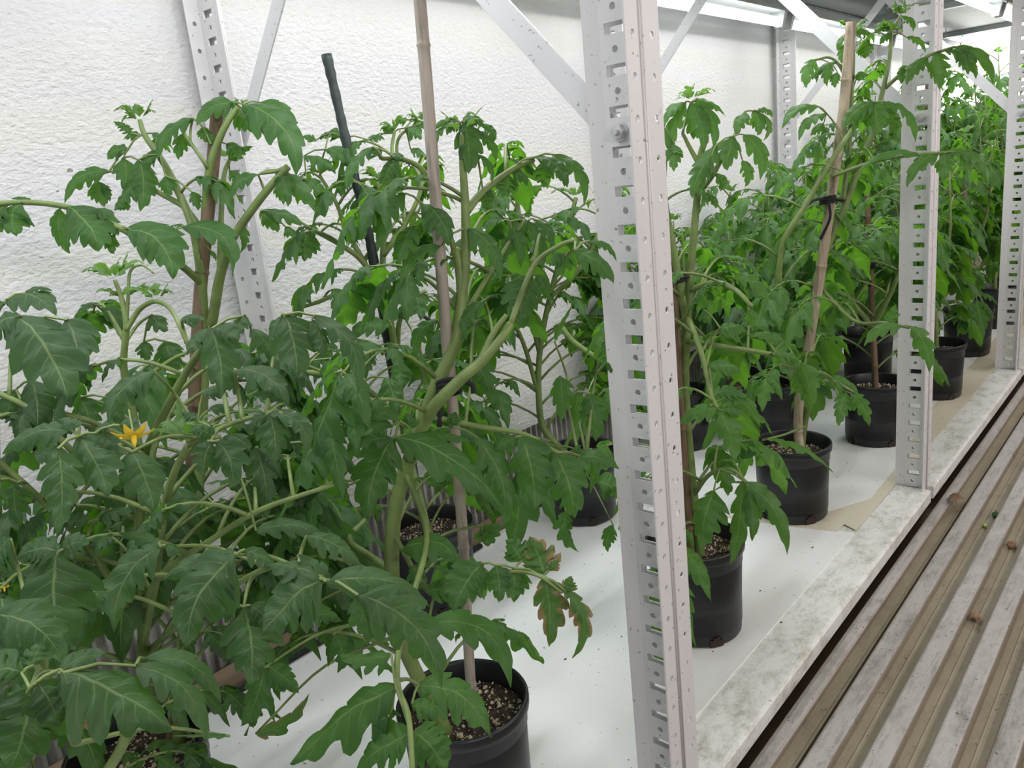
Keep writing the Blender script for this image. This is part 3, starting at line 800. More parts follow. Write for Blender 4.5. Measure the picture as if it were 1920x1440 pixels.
growing_tip(mb, st, at(215, 525, .78), rng, .9); growing_tip(mb, st, at(228, 560, .78), rng, .7); growing_tip(mb, st, at(352, 835, .70), rng, 1.0)
growing_tip(mb, st, at(292, 563, .77), rng, .55)
for q, t0, t1, L_, stp in ((0, .12, .98, .26, .040), (5, .15, .9, .22, .05), (6, .1, .9, .20, .05), (1, .1, .9, .20, .05), (2, .1, .8, .18, .05), (8, .2, .9, .20, .06), (10, .2, .9, .18, .05), (9, .2, .7, .18, .06), (7, .3, 1, .2, .05)):
    leaves_on(mb, st, [Vector(p) for p in P[q][::7]], t0, t1, stp, L_, rng, 1, ymin=.22)
finish(root, mb, st, M['leafK'])
# the open flower and a withered one
def flower(root, p, s, name='flower', mat=None, n=6, face=None):
    f = MB(); face = (face or (CP-p)).normalized(); u = face.cross(UP).normalized(); v = u.cross(face)
    for k in range(n):
        a = 2*PI*k/n+.3; dd = u*math.cos(a)+v*math.sin(a); sd = u*-math.sin(a)+v*math.cos(a)
        b0 = p + dd*s*.12; pk = []
        for t, w_ in ((0, .14), (.35, .24), (.7, .15), (1, .01)):
            for sg in (-1, 0, 1): pk.append(b0 + dd*s*t*.9 + sd*w_*s*sg - face*s*(.55*t*t) + face*(s*.05 if sg == 0 else 0) + face*s*.25*t)
        f.add(pk, [(3*i+j, 3*i+j+1, 3*i+4+j, 3*i+3+j) for i in range(3) for j in range(2)])
    o = f.build(name, mat or M['flower'], root)
    g = MB(); g.tube([p-face*s*.1, p+face*s*.35, p+face*s*.62], [s*.16, s*.13, s*.03], 8); g.build('stamen_cone', mat or M['flower'], o if False else root)
    h = MB(); h.tube([p-face*s*.1, p-face*s*.3-UP*s*.1, p-face*s*.9+UP*s*.5], [s*.12, s*.06, s*.04], 6)
    h.build('flower_stalk', M['stem'], root)
flower(root, at(250, 816, .575), .0145, face=Vector((-.25, -.45, -.75)))
flower(root, at(8, 1102, .66), .006, face=Vector((-.2, -.3, -.8)))
flower(root, at(160, 1352, .60), .010, 'withered_flower', M['withered'])

# ---- A: nearest pot on the right of the foreground, weathered cane tied with black twine
c = cA; root = plant('tomato plant tied with black twine to the tall grey cane, in the nearest full pot', c); pot_parts(root, c, rng)
mb, st = MB(), MB(); d = .9
cane_pts = [Vector((c[0]-.002, c[1]-.012, .10)), at(878, 1205, .935), at(868, 1010, .905), at(852, 800, .875), at(835, 600, .845), at(808, 260, .80), at(797, 120, .785), at(784, -40, .77)]
bamboo(root, cane_pts, .0064, M['cane_grey'])
P = stems(st, [
    ([soilpt(c, -.03, .0), (748, 1190, .93), (735, 1070, .90), (740, 960, .88), (762, 880, .87), (790, 800, .86)], .0090, .0082),
    ([(775, 840, .865), (815, 730, .855), (850, 650, .85), (866, 560, .845), (858, 480, .84), (850, 470, .84)], .0082, .0050),
    ([(858, 620, .85), (872, 500, .84), (873, 400, .83), (868, 310, .82), (866, 250, .82)], .0065, .0030),
    ([(768, 860, .865), (805, 775, .83), (860, 715, .82), (900, 680, .82), (935, 640, .82), (957, 608, .83)], .0075, .0045),
    ([(873, 400, .83), (905, 360, .84), (960, 318, .86), (1000, 300, .88)], .0045, .0028),
    ([(900, 680, .82), (925, 625, .82), (950, 590, .82)], .0045, .0025),
    ([(853, 470, .84), (838, 430, .83), (800, 330, .82), (760, 300, .81), (715, 297, .80)], .0036, .0022),
    ([(760, 885, .87), (800, 1000, .80), (770, 1130, .72), (748, 1215, .66), (746, 1285, .63), (766, 1345, .60), (774, 1450, .58)], .0032, .0021),
    ([(738, 1000, .89), (800, 1100, .80), (880, 1080, .76), (960, 1072, .73), (1010, 1080, .71), (1055, 1112, .70)], .0028, .0013),
    ([(957, 608, .83), (1000, 500, .85), (1050, 460, .84), (1080, 450, .83)], .0035, .002),
    ([(858, 620, .85), (890, 560, .86), (945, 470, .88), (985, 412, .88)], .0035, .002),
    ([(735, 1070, .90), (690, 1040, .92), (655, 1010, .95), (690, 970, 1.0)], .0045, .003),
    ([(768, 860, .865), (760, 825, .84), (740, 822, .80)], .004, .003),
    ([(800, 780, .86), (900, 800, .86), (985, 815, .86), (1045, 848, .88), (1100, 852, .90)], .0035, .002),
], d)
lst = [
 (738, 822, 690, 978, 74, .79, .77, 14), (742, 820, 945, 965, 74, .79, .80, 30), (736, 824, 645, 852, 28, .79, .78, 12), (775, 822, 890, 830, 30, .82, .82, 8),
 (748, 790, 585, 816, 36, .79, .77, 42), (735, 800, 612, 845, 30, .79, .78, 26), (770, 805, 760, 775, 24, .8, .8, 2), (850, 800, 855, 772, 24, .84, .84, 2),
 (977, 818, 1003, 958, 72, .85, .84, 8), (1042, 850, 1077, 973, 72, .86, .85, 8), (895, 820, 946, 990, 56, .84, .83, 20), (968, 820, 920, 850, 34, .85, .85, 4),
 (1087, 855, 1162, 880, 32, .88, .88, 8), (1075, 850, 1090, 835, 20, .88, .88, 2), (1035, 850, 1010, 880, 26, .87, .87, 2),
 (870, 230, 879, 326, 46, .82, .81, 4), (868, 228, 838, 254, 22, .82, .82, 8), (874, 226, 908, 242, 18, .82, .82, 8), (893, 248, 930, 305, 20, .83, .83, 12), (905, 232, 925, 268, 22, .84, .84, 10),
 (862, 232, 806, 245, 20, .82, .82, 8), (835, 238, 808, 310, 16, .82, .82, 14), (895, 290, 922, 345, 14, .82, .82, 12),
 (1005, 294, 1064, 352, 36, .87, .86, 16), (1040, 290, 1094, 386, 26, .88, .87, 26), (1015, 306, 1020, 352, 36, .88, .88, 2), (1035, 300, 1058, 350, 24, .88, .87, 8),
 (955, 320, 988, 350, 28, .86, .86, 10), (955, 330, 942, 370, 38, .86, .86, -2), (905, 355, 918, 392, 26, .84, .84, 2), (975, 305, 955, 298, 10, .88, .88, 2),
 (957, 416, 976, 502, 28, .88, .87, 6), (990, 414, 1016, 506, 26, .88, .87, 12), (945, 412, 898, 432, 22, .88, .88, 8), (1000, 410, 1035, 480, 20, .89, .88, 14), (960, 440, 940, 500, 26, .88, .88, 2),
 (873, 427, 938, 528, 38, .83, .82, 22), (995, 516, 977, 614, 62, .85, .83, 6), (985, 520, 955, 555, 30, .86, .86, 4), (1005, 515, 1030, 560, 30, .86, .86, 4),
 (1078, 470, 1151, 532, 46, .80, .79, 12), (1105, 452, 1156, 490, 16, .82, .81, 12), (1070, 470, 1045, 520, 34, .84, .84, 4), (1060, 480, 1030, 500, 24, .84, .84, 4),
 (792, 382, 841, 461, 54, .81, .80, 14), (760, 362, 716, 472, 40, .80, .79, 18), (700, 276, 650, 358, 32, .79, .78, 14), (745, 300, 712, 346, 38, .80, .80, 2), (748, 318, 738, 360, 34, .81, .81, 0),
 (715, 290, 680, 282, 26, .79, .79, 6), (735, 290, 758, 300, 20, .8, .8, 4), (775, 425, 750, 496, 42, .81, .80, 6), (830, 458, 752, 546, 26, .82, .81, 26), (780, 425, 800, 440, 30, .82, .82, 2),
 (910, 566, 876, 641, 26, .84, .83, 20), (1050, 705, 1050, 792, 36, .92, .91, 4), (1105, 738, 1117, 828, 48, .94, .93, 4), (1085, 735, 1078, 800, 30, .94, .94, 2), (1040, 640, 1075, 570, 10, 1.0, 1.0, 2),
 (1130, 640, 1145, 700, 40, .9, .9, 6), (895, 680, 925, 760, 38, .9, .9, 4), (818, 600, 782, 670, 34, .88, .88, 18),
 (742, 1287, 546, 1434, 100, .62, .61, 14), (733, 1226, 634, 1228, 42, .64, .64, -8), (770, 1375, 668, 1446, 74, .60, .60, 8), (776, 1372, 838, 1448, 72, .60, .60, 8), (736, 1325, 735, 1352, 34, .62, .62, 4),
 (785, 1284, 922, 1384, 76, .66, .65, 30), (804, 1166, 958, 1290, 58, .74, .72, 52), (772, 1320, 838, 1345, 40, .64, .64, 4), (690, 1090, 738, 1205, 54, .7, .7, 8), (728, 1345, 700, 1362, 40, .61, .61, 4),
 (905, 1056, 850, 1148, 66, .74, .72, 8), (930, 1060, 935, 1130, 46, .73, .72, 4), (966, 1066, 964, 1130, 46, .73, .72, 2), (1020, 1082, 1029, 1214, 54, .71, .70, 6, 2), (1020, 1078, 992, 1006, 58, .72, .73, 4, 2),
 (978, 1052, 948, 1012, 44, .74, .75, 4), (1030, 1070, 1050, 1048, 22, .72, .72, 2, 2), (1058, 1106, 1073, 1234, 36, .70, .69, 30, 2), (1060, 1110, 1072, 1080, 26, .70, .70, 2, 2),
 (755, 1032, 860, 1058, 66, .80, .78, 30), (770, 1060, 800, 1110, 32, .82, .82, 2), (905, 985, 915, 1025, 44, .88, .88, 2), (905, 1010, 945, 985, 34, .86, .86, 10), (800, 1110, 870, 1120, 50, .78, .77, 12),
 (560, 1150, 640, 1165, 40, .8, .8, 8), (495, 1252, 452, 1362, 56, .74, .73, -8), (505, 1250, 560, 1300, 40, .74, .74, 4), (480, 1375, 580, 1300, 28, .73, .73, -16, 2), (625, 1190, 632, 1262, 36, .84, .84, 14),
]
hand(mb, st, P, lst, rng, mi=0)
growing_tip(mb, st, at(866, 245, .82), rng, .8)
for q in (1, 2, 3, 4, 9, 10): leaves_on(mb, st, P[q][::7], .1, .9, .055, .17, rng, 1, ymin=.12)
leaves_on(mb, st, P[0][::7], .15, .95, .05, .22, rng, 1, ymin=.16)
finish(root, mb, st, M['leafA'])
T0 = at(842, 728, .842)
tie(root, T0, .0115, (UP+Vector((.3, .2, 0))).normalized(), tails=[[at(842, 722, .835), at(868, 716, .835), at(885, 722, .835), at(888, 738, .835)], [at(836, 735, .848), at(826, 760, .855), at(824, 800, .86)]])

# ---- L: behind K, brown cane, leaf reaching to the left edge
c = cL; root = plant('tall tomato plant on the brown cane, in the lower left corner pot', c); pot_parts(root, c, rng)
mb, st = MB(), MB(); d = 1.05
bamboo(root, [Vector((c[0]+.03, c[1]+.01, .10)), at(350, 1150, 1.0), at(357, 930, 1.03), at(372, 600, 1.02), at(388, 420, 1.0), at(400, 300, .99), at(409, 188, .98)], .0080, M['cane_red'])
P = stems(st, [
    ([soilpt(c, .04, -.01), (345, 1180, .98), (372, 900, 1.03), (385, 640, 1.03), (398, 600, 1.02), (412, 520, 1.0), (428, 470, .99), (440, 440, .985), (490, 370, .97), (540, 312, .96)], .0085, .0045),
    ([(385, 640, 1.03), (378, 520, 1.01), (384, 420, 1.0), (392, 320, .98), (418, 245, .97), (446, 200, .97)], .0070, .0035),
    ([(378, 520, 1.01), (362, 430, 1.0), (330, 350, 1.0), (300, 295, 1.0), (272, 255, 1.0), (262, 225, 1.0)], .0060, .0028),
    ([(370, 420, 1.0), (345, 388, 1.0), (305, 365, 1.0), (275, 348, 1.0)], .0045, .0028),
    ([(376, 530, 1.01), (345, 502, .98), (300, 470, .96), (255, 445, .94), (220, 425, .93), (150, 395, .92), (90, 382, .91), (20, 380, .90), (-40, 388, .89)], .0048, .0028),
    ([(412, 520, 1.0), (415, 400, 1.02), (420, 330, 1.03), (430, 300, 1.03)], .0040, .0025),
    ([(392, 320, .98), (380, 300, .97), (345, 250, .97)], .003, .002),
    ([(540, 312, .96), (520, 320, .96), (490, 325, .96)], .003, .002),
], d)
lst = [
 (238, 428, 324, 524, 80, .93, .92, 28), (128, 388, 186, 472, 82, .91, .90, 12), (175, 400, 215, 405, 30, .92, .92, 8), (40, 380, 32, 442, 58, .90, .89, 14), (15, 385, -30, 448, 60, .9, .88, 14),
 (112, 392, 131, 476, 34, .92, .93, -10), (60, 380, 20, 372, 16, .91, .91, 4), (215, 440, 215, 476, 24, .93, .93, -8), (225, 425, 200, 445, 24, .93, .93, 4), (285, 460, 278, 492, 16, .95, .95, -6),
 (362, 222, 296, 302, 36, .97, .96, 22), (345, 250, 335, 300, 26, .98, .98, 4), (442, 194, 368, 236, 36, .97, .95, 16), (455, 196, 556, 332, 64, .96, .94, 36), (490, 192, 556, 246, 26, .98, .98, 16),
 (440, 208, 475, 250, 36, .99, .99, 4), (462, 215, 510, 260, 30, .98, .98, 4), (380, 238, 385, 268, 22, .97, .97, 2), (484, 328, 431, 380, 34, .96, .95, 16), (342, 426, 436, 518, 46, .96, .94, 40), (345, 425, 320, 424, 14, .97, .97, 4),
 (205, 322, 121, 382, 32, 1.0, .99, 24), (180, 340, 195, 388, 32, 1.02, 1.02, 2), (190, 345, 206, 378, 16, 1.02, 1.02, 2), (240, 280, 202, 300, 34, 1.0, 1.0, 10), (232, 295, 232, 358, 36, 1.0, .99, 4),
 (260, 300, 262, 398, 40, .99, .98, 8), (262, 255, 232, 262, 20, 1.0, 1.0, 6), (285, 250, 300, 258, 16, 1.0, 1.0, 2), (300, 290, 272, 318, 30, .99, .99, 8), (245, 250, 212, 228, 20, 1.0, 1.01, 4),
 (225, 380, 240, 395, 24, .99, .99, 2), (260, 340, 215, 395, 40, .99, .98, 4), (310, 330, 316, 372, 26, .98, .98, 2), (395, 270, 400, 250, 14, .97, .97, 2), (425, 270, 450, 300, 24, 1.0, 1.0, 4), (430, 300, 475, 275, 20, 1.03, 1.03, 6),
 (360, 360, 372, 395, 20, .98, .98, 2), (445, 420, 450, 475, 16, 1.0, 1.0, 10), (430, 320, 452, 355, 20, 1.04, 1.04, 6), (520, 318, 540, 388, 30, .96, .96, 6), (530, 328, 590, 398, 34, .97, .97, 10), (395, 470, 405, 490, 10, .97, .97, 2),
]
hand(mb, st, P, lst, rng)
growing_tip(mb, st, at(262, 225, 1.0), rng, .8); growing_tip(mb, st, at(446, 200, .97), rng, .4); growing_tip(mb, st, at(430, 298, 1.03), rng, .7)
leaves_on(mb, st, P[0][::7], .08, .62, .035, .25, rng, 0, ymin=.3)
leaves_on(mb, st, P[0][::7], .10, .5, .05, .25, rng, 0, ymin=.3)
leaves_on(mb, st, P[2][::7], .5, .95, .06, .09, rng, 0, ymin=.3)
finish(root, mb, st, M['leafA'])

# ---- J: back row, dark green coated stake with a black tie
c = cJ; root = plant('tomato plant tied to the dark green stake, in the pot behind the nearest one', c); pot_parts(root, c, rng)
mb, st = MB(), MB()
sp = [Vector((c[0]-.01, c[1], .10)), at(775, 880, 1.30), at(735, 690, 1.24), at(715, 570, 1.20), at(688, 425, 1.16), at(655, 290, 1.13), at(612, 102, 1.10)]
g = MB(); PP = curve_pts(sp, 16); rr = random.Random(3)
g.tube(PP, [.0068+rr.uniform(-.0007, .0009) for _ in PP], 10); g.build('plant_stake', M['greenstake'], root)
P = stems(st, [
    ([soilpt(c, -.02, -.02), (790, 950, 1.30), (765, 850, 1.27), (752, 760, 1.25), (745, 690, 1.23), (735, 620, 1.21), (722, 550, 1.19), (718, 480, 1.17), (722, 400, 1.15), (708, 340, 1.14)], .0078, .0035),
    ([(722, 560, 1.19), (700, 520, 1.18), (675, 485, 1.17), (640, 460, 1.16), (600, 438, 1.15), (585, 430, 1.15)], .0052, .0028),
    ([(690, 505, 1.18), (665, 460, 1.17), (645, 420, 1.16), (630, 380, 1.15), (600, 330, 1.14)], .0045, .0025),
    ([(722, 560, 1.19), (690, 540, 1.18), (640, 548, 1.16), (600, 565, 1.14), (570, 575, 1.13)], .0040, .0025),
    ([(745, 650, 1.23), (750, 600, 1.21), (775, 560, 1.20), (800, 545, 1.20)], .0045, .003),
    ([(760, 800, 1.26), (700, 740, 1.18), (650, 715, 1.12), (590, 700, 1.08), (520, 690, 1.06)], .0055, .0035),
    ([(765, 850, 1.27), (800, 760, 1.24), (790, 680, 1.22), (782, 640, 1.2)], .0055, .0035),
    ([(718, 480, 1.17), (760, 420, 1.16), (790, 350, 1.15), (770, 300, 1.15)], .0045, .0025),
    ([(722, 400, 1.15), (740, 330, 1.16), (735, 280, 1.17), (740, 245, 1.17)], .004, .0022),
    ([(760, 420, 1.16), (745, 300, 1.2), (750, 255, 1.2), (790, 230, 1.2)], .003, .002),
])
lst = [
 (610, 280, 664, 318, 28, 1.12, 1.11, 10), (570, 292, 630, 326, 26, 1.12, 1.11, 10), (575, 335, 608, 384, 26, 1.12, 1.11, 6), (520, 342, 532, 384, 20, 1.1, 1.1, 2), (500, 396, 566, 424, 36, 1.1, 1.1, 8),
 (488, 396, 521, 436, 32, 1.1, 1.1, 4), (576, 434, 571, 490, 40, 1.13, 1.12, 2), (535, 425, 552, 446, 24, 1.1, 1.1, 2), (625, 542, 648, 610, 36, 1.12, 1.11, 8), (712, 570, 652, 606, 22, 1.16, 1.14, 12),
 (735, 612, 648, 642, 36, 1.16, 1.14, 16), (615, 672, 615, 756, 30, 1.08, 1.07, 4), (722, 708, 743, 776, 38, 1.10, 1.09, 6), (755, 680, 752, 730, 34, 1.14, 1.13, 4), (760, 600, 762, 560, 26, 1.2, 1.2, 2),
 (780, 555, 790, 600, 28, 1.18, 1.17, 2), (770, 560, 760, 590, 22, 1.18, 1.18, 2), (645, 330, 640, 370, 24, 1.13, 1.13, 2), (660, 395, 672, 372, 20, 1.14, 1.14, 2), (680, 350, 700, 398, 36, 1.12, 1.11, 4),
 (620, 250, 600, 262, 16, 1.14, 1.14, 4), (590, 265, 565, 258, 14, 1.14, 1.14, 4), (640, 258, 610, 256, 26, 1.15, 1.15, 8), (690, 262, 722, 262, 18, 1.16, 1.16, 6), (735, 250, 715, 240, 26, 1.18, 1.18, 4), (760, 240, 790, 262, 28, 1.18, 1.18, 6),
 (780, 225, 784, 252, 24, 1.2, 1.2, 2), (765, 225, 745, 232, 20, 1.2, 1.2, 4), (770, 280, 800, 300, 24, 1.2, 1.2, 4), (655, 650, 720, 660, 26, 1.14, 1.14, 8), (500, 690, 470, 700, 30, 1.06, 1.06, 6), (560, 690, 540, 720, 30, 1.07, 1.07, 2),
]
hand(mb, st, P, lst, rng, q=1)
for q, L_ in ((0, .22), (5, .18), (1, .14), (2, .14), (6, .18), (7, .13), (8, .12)): leaves_on(mb, st, P[q][::7],   .12 if q == 0 else .1, .97, .055 if q == 0 else .042, L_, rng, 0, ymin=.42)
for p in ((708, 338, 1.14), (740, 243, 1.17), (600, 330, 1.14), (790, 230, 1.2)): growing_tip(mb, st, at(*p), rng, .7)
finish(root, mb, st, M['leafA'])
tie(root, at(716, 548, 1.193), .0135, UP, tails=[[at(705, 545, 1.18), at(680, 552, 1.17), at(652, 557, 1.16)], [at(728, 545, 1.18), at(760, 568, 1.18), at(810, 604, 1.18)]])

# ---- H: back row, leaning stem without a cane
c = cH; root = plant('cane-less tomato plant leaning on the wall, in the pot just left of the nearest post', c); pot_parts(root, c, rng)
mb, st = MB(), MB()
P = stems(st, [
    ([soilpt(c, -.02, 0), (1050, 840, 1.66), (1018, 800, 1.66), (1010, 740, 1.62), (1012, 660, 1.58), (1030, 560, 1.54), (1060, 450, 1.50), (1080, 370, 1.48)], .0085, .0040),
    ([(1012, 660, 1.58), (990, 560, 1.55), (985, 460, 1.52), (970, 380, 1.5), (975, 345, 1.5)], .006, .0035),
    ([(1050, 610, 1.5), (1075, 640, 1.42), (1110, 665, 1.36), (1135, 680, 1.32)], .0055, .004),
    ([(1030, 560, 1.54), (1090, 500, 1.5), (1130, 420, 1.48), (1150, 370, 1.48)], .005, .003),
    ([(1010, 740, 1.62), (980, 640, 1.56), (940, 560, 1.52), (930, 470, 1.5)], .005, .003)])
for q, L_ in ((0, .27), (1, .22), (3, .22), (4, .22)):
    leaves_on(mb, st, P[q][::7], .18 if q == 0 else .05, 1, .031, L_, rng, 0, ymin=.38)
for p in ((1080, 368, 1.48), (970, 380, 1.5), (1150, 368, 1.48)): growing_tip(mb, st, at(*p), rng, 1.0)
hand(mb, st, P, [(965, 880, 1000, 905, 34, 1.5, 1.5, 8), (1100, 740, 1115, 800, 30, 1.3, 1.3, 4), (1060, 960, 1085, 1035, 30, 1.4, 1.4, -10), (1150, 985, 1140, 1035, 26, 1.38, 1.38, 6), (1120, 900, 1160, 935, 50, 1.4, 1.4, 6), (1090, 930, 1060, 970, 34, 1.42, 1.42, 4)], rng)
finish(root, mb, st, M['leafA'])

# ---- B: front row, pot half hidden by the nearest post
c = cB; root = plant('tomato plant in the black pot half hidden behind the nearest post', c); pot_parts(root, c, rng)
mb, st = MB(), MB()
bamboo(root, [Vector((c[0]-.015, c[1], .10)), at(1284, 900, 1.29), at(1272, 740, 1.25), at(1262, 530, 1.21), at(1258, 470, 1.20)], .0082, M['cane_red'])
P = stems(st, [
    ([soilpt(c, .0, -.01), (1300, 930, 1.30), (1288, 800, 1.27), (1284, 700, 1.25), (1288, 620, 1.23), (1290, 560, 1.22), (1298, 470, 1.20), (1308, 360, 1.18), (1312, 300, 1.17), (1322, 262, 1.16)], .0085, .0045),
    ([(1288, 620, 1.23), (1272, 520, 1.20), (1255, 430, 1.18), (1245, 360, 1.17), (1246, 300, 1.16)], .0065, .004),
    ([(1310, 362, 1.18), (1335, 330, 1.16), (1360, 285, 1.15), (1375, 260, 1.15)], .0045, .0028),
    ([(1285, 590, 1.23), (1300, 620, 1.18), (1320, 680, 1.15), (1333, 740, 1.13), (1345, 765, 1.12)], .005, .003),
    ([(1290, 545, 1.22), (1340, 530, 1.16), (1380, 545, 1.12), (1410, 575, 1.10)], .005, .003),
    ([(1288, 640, 1.23), (1360, 650, 1.20), (1450, 665, 1.22), (1500, 680, 1.24)], .0045, .003),
    ([(1312, 310, 1.17), (1295, 280, 1.17), (1280, 250, 1.17)], .004, .0025),
    ([(1300, 930, 1.30), (1330, 890, 1.24), (1370, 880, 1.2), (1400, 905, 1.18)], .004, .0025)])
lst = [
 (1295, 192, 1320, 284, 34, 1.16, 1.15, 8), (1288, 190, 1262, 300, 26, 1.16, 1.15, 14), (1305, 188, 1338, 280, 28, 1.16, 1.15, 16), (1300, 188, 1360, 218, 20, 1.17, 1.17, 10), (1285, 192, 1246, 240, 22, 1.16, 1.15, 12), (1298, 200, 1300, 262, 34, 1.18, 1.17, 2),
 (1376, 255, 1364, 320, 36, 1.14, 1.13, 4), (1394, 252, 1425, 338, 32, 1.14, 1.13, 18), (1392, 300, 1396, 352, 22, 1.14, 1.14, 10), (1345, 270, 1310, 372, 32, 1.14, 1.13, 12), (1334, 292, 1298, 372, 34, 1.13, 1.12, 8),
 (1396, 210, 1382, 254, 26, 1.16, 1.15, 4), (1412, 208, 1420, 255, 24, 1.16, 1.15, 8), (1420, 208, 1448, 220, 18, 1.16, 1.16, 8), (1425, 212, 1430, 265, 14, 1.16, 1.15, 16), (1265, 270, 1264, 322, 26, 1.15, 1.14, 2), (1245, 240, 1256, 290, 14, 1.15, 1.15, 2),
 (1340, 325, 1350, 360, 20, 1.14, 1.14, 10), (1338, 920, 1316, 1034, 54, 1.15, 1.13, 6), (1350, 880, 1365, 930, 30, 1.16, 1.16, 4), (1398, 905, 1476, 1042, 36, 1.15, 1.13, 22), (1392, 905, 1368, 1062, 36, 1.16, 1.14, -6), (1405, 920, 1410, 1015, 32, 1.15, 1.14, 4),
 (1348, 768, 1378, 868, 42, 1.12, 1.10, 6), (1345, 765, 1270, 800, 34, 1.12, 1.11, 10), (1336, 740, 1400, 750, 28, 1.13, 1.12, 12), (1355, 770, 1395, 780, 20, 1.12, 1.12, 6), (1345, 740, 1425, 800, 34, 1.13, 1.12, 18), (1375, 520, 1440, 572, 26, 1.12, 1.1, 18), (1404, 580, 1408, 616, 20, 1.1, 1.1, 6),
 (1350, 615, 1400, 622, 30, 1.14, 1.13, 6), (1330, 690, 1390, 700, 34, 1.14, 1.13, 10), (1450, 665, 1500, 690, 30, 1.2, 1.2, 12), (1470, 640, 1400, 630, 20, 1.2, 1.2, 6), (1320, 580, 1330, 608, 24, 1.15, 1.15, 2), (1500, 680, 1520, 770, 30, 1.22, 1.21, 8), (1490, 700, 1505, 742, 30, 1.23, 1.22, 2),
]
hand(mb, st, P, lst, rng)
for q, t0, L_ in ((0, .1, .24), (1, .2, .14), (3, .1, .2), (4, .2, .18), (5, .2, .16), (7, .3, .15)): leaves_on(mb, st, P[q][::7], t0, 1.0 if q else .55, .05, L_, rng, 1, mi=0, ymin=.06)
growing_tip(mb, st, at(1300, 188, 1.16), rng, .8); growing_tip(mb, st, at(1246, 296, 1.16), rng, .7)
finish(root, mb, st, M['leafR'])
tie(root, at(1270, 523, 1.205), .012, UP, tails=[[at(1260, 520, 1.2), at(1257, 560, 1.21), at(1262, 640, 1.22)], [at(1280, 520, 1.195), at(1292, 519, 1.195)]])

# ---- C: front row, tallest plant, cane leaning right
c = cC; root = plant('tallest tomato plant with a leaning grey cane, between the nearest and the middle post', c); pot_parts(root, c, rng)
mb, st = MB(), MB()
bamboo(root, [Vector((c[0]-.01, c[1]-.03, .10)), at(1496, 790, 1.72), at(1512, 680, 1.69), at(1540, 500, 1.62), at(1560, 360, 1.58), at(1582, 200, 1.55), at(1596, 42, 1.52)], .0098, M['cane'])
P = stems(st, [
    ([soilpt(c, .02, -.01), (1508, 790, 1.74), (1518, 740, 1.72), (1520, 640, 1.69), (1530, 530, 1.65), (1560, 440, 1.62), (1590, 370, 1.6), (1615, 300, 1.58)], .0085, .0065),
    ([(1500, 620, 1.68), (1462, 540, 1.62), (1470, 455, 1.58), (1510, 385, 1.55), (1560, 300, 1.53), (1600, 240, 1.52)], .0078, .0045),
    ([(1615, 300, 1.58), (1640, 240, 1.56), (1655, 170, 1.55), (1668, 110, 1.54), (1672, 60, 1.54), (1690, 28, 1.53)], .006, .0025),
    ([(1580, 380, 1.6), (1592, 280, 1.58), (1596, 190, 1.56), (1600, 110, 1.55), (1598, 60, 1.55)], .0055, .0028),
    ([(1660, 165, 1.55), (1700, 130, 1.52), (1740, 105, 1.50), (1790, 88, 1.48)], .004, .0025),
    ([(1594, 170, 1.56), (1575, 125, 1.55), (1555, 108, 1.55), (1530, 112, 1.54)], .0032, .002),
    ([(1530, 530, 1.65), (1600, 600, 1.60), (1660, 605, 1.55), (1705, 615, 1.52)], .0042, .0025),
    ([(1560, 330, 1.53), (1650, 300, 1.48), (1720, 290, 1.44), (1790, 285, 1.42)], .004, .0025),
    ([(1510, 700, 1.70), (1480, 690, 1.6), (1540, 700, 1.55), (1600, 735, 1.52)], .004, .0025),
    ([(1508, 800, 1.73), (1470, 815, 1.66), (1430, 825, 1.62)], .003, .002)])
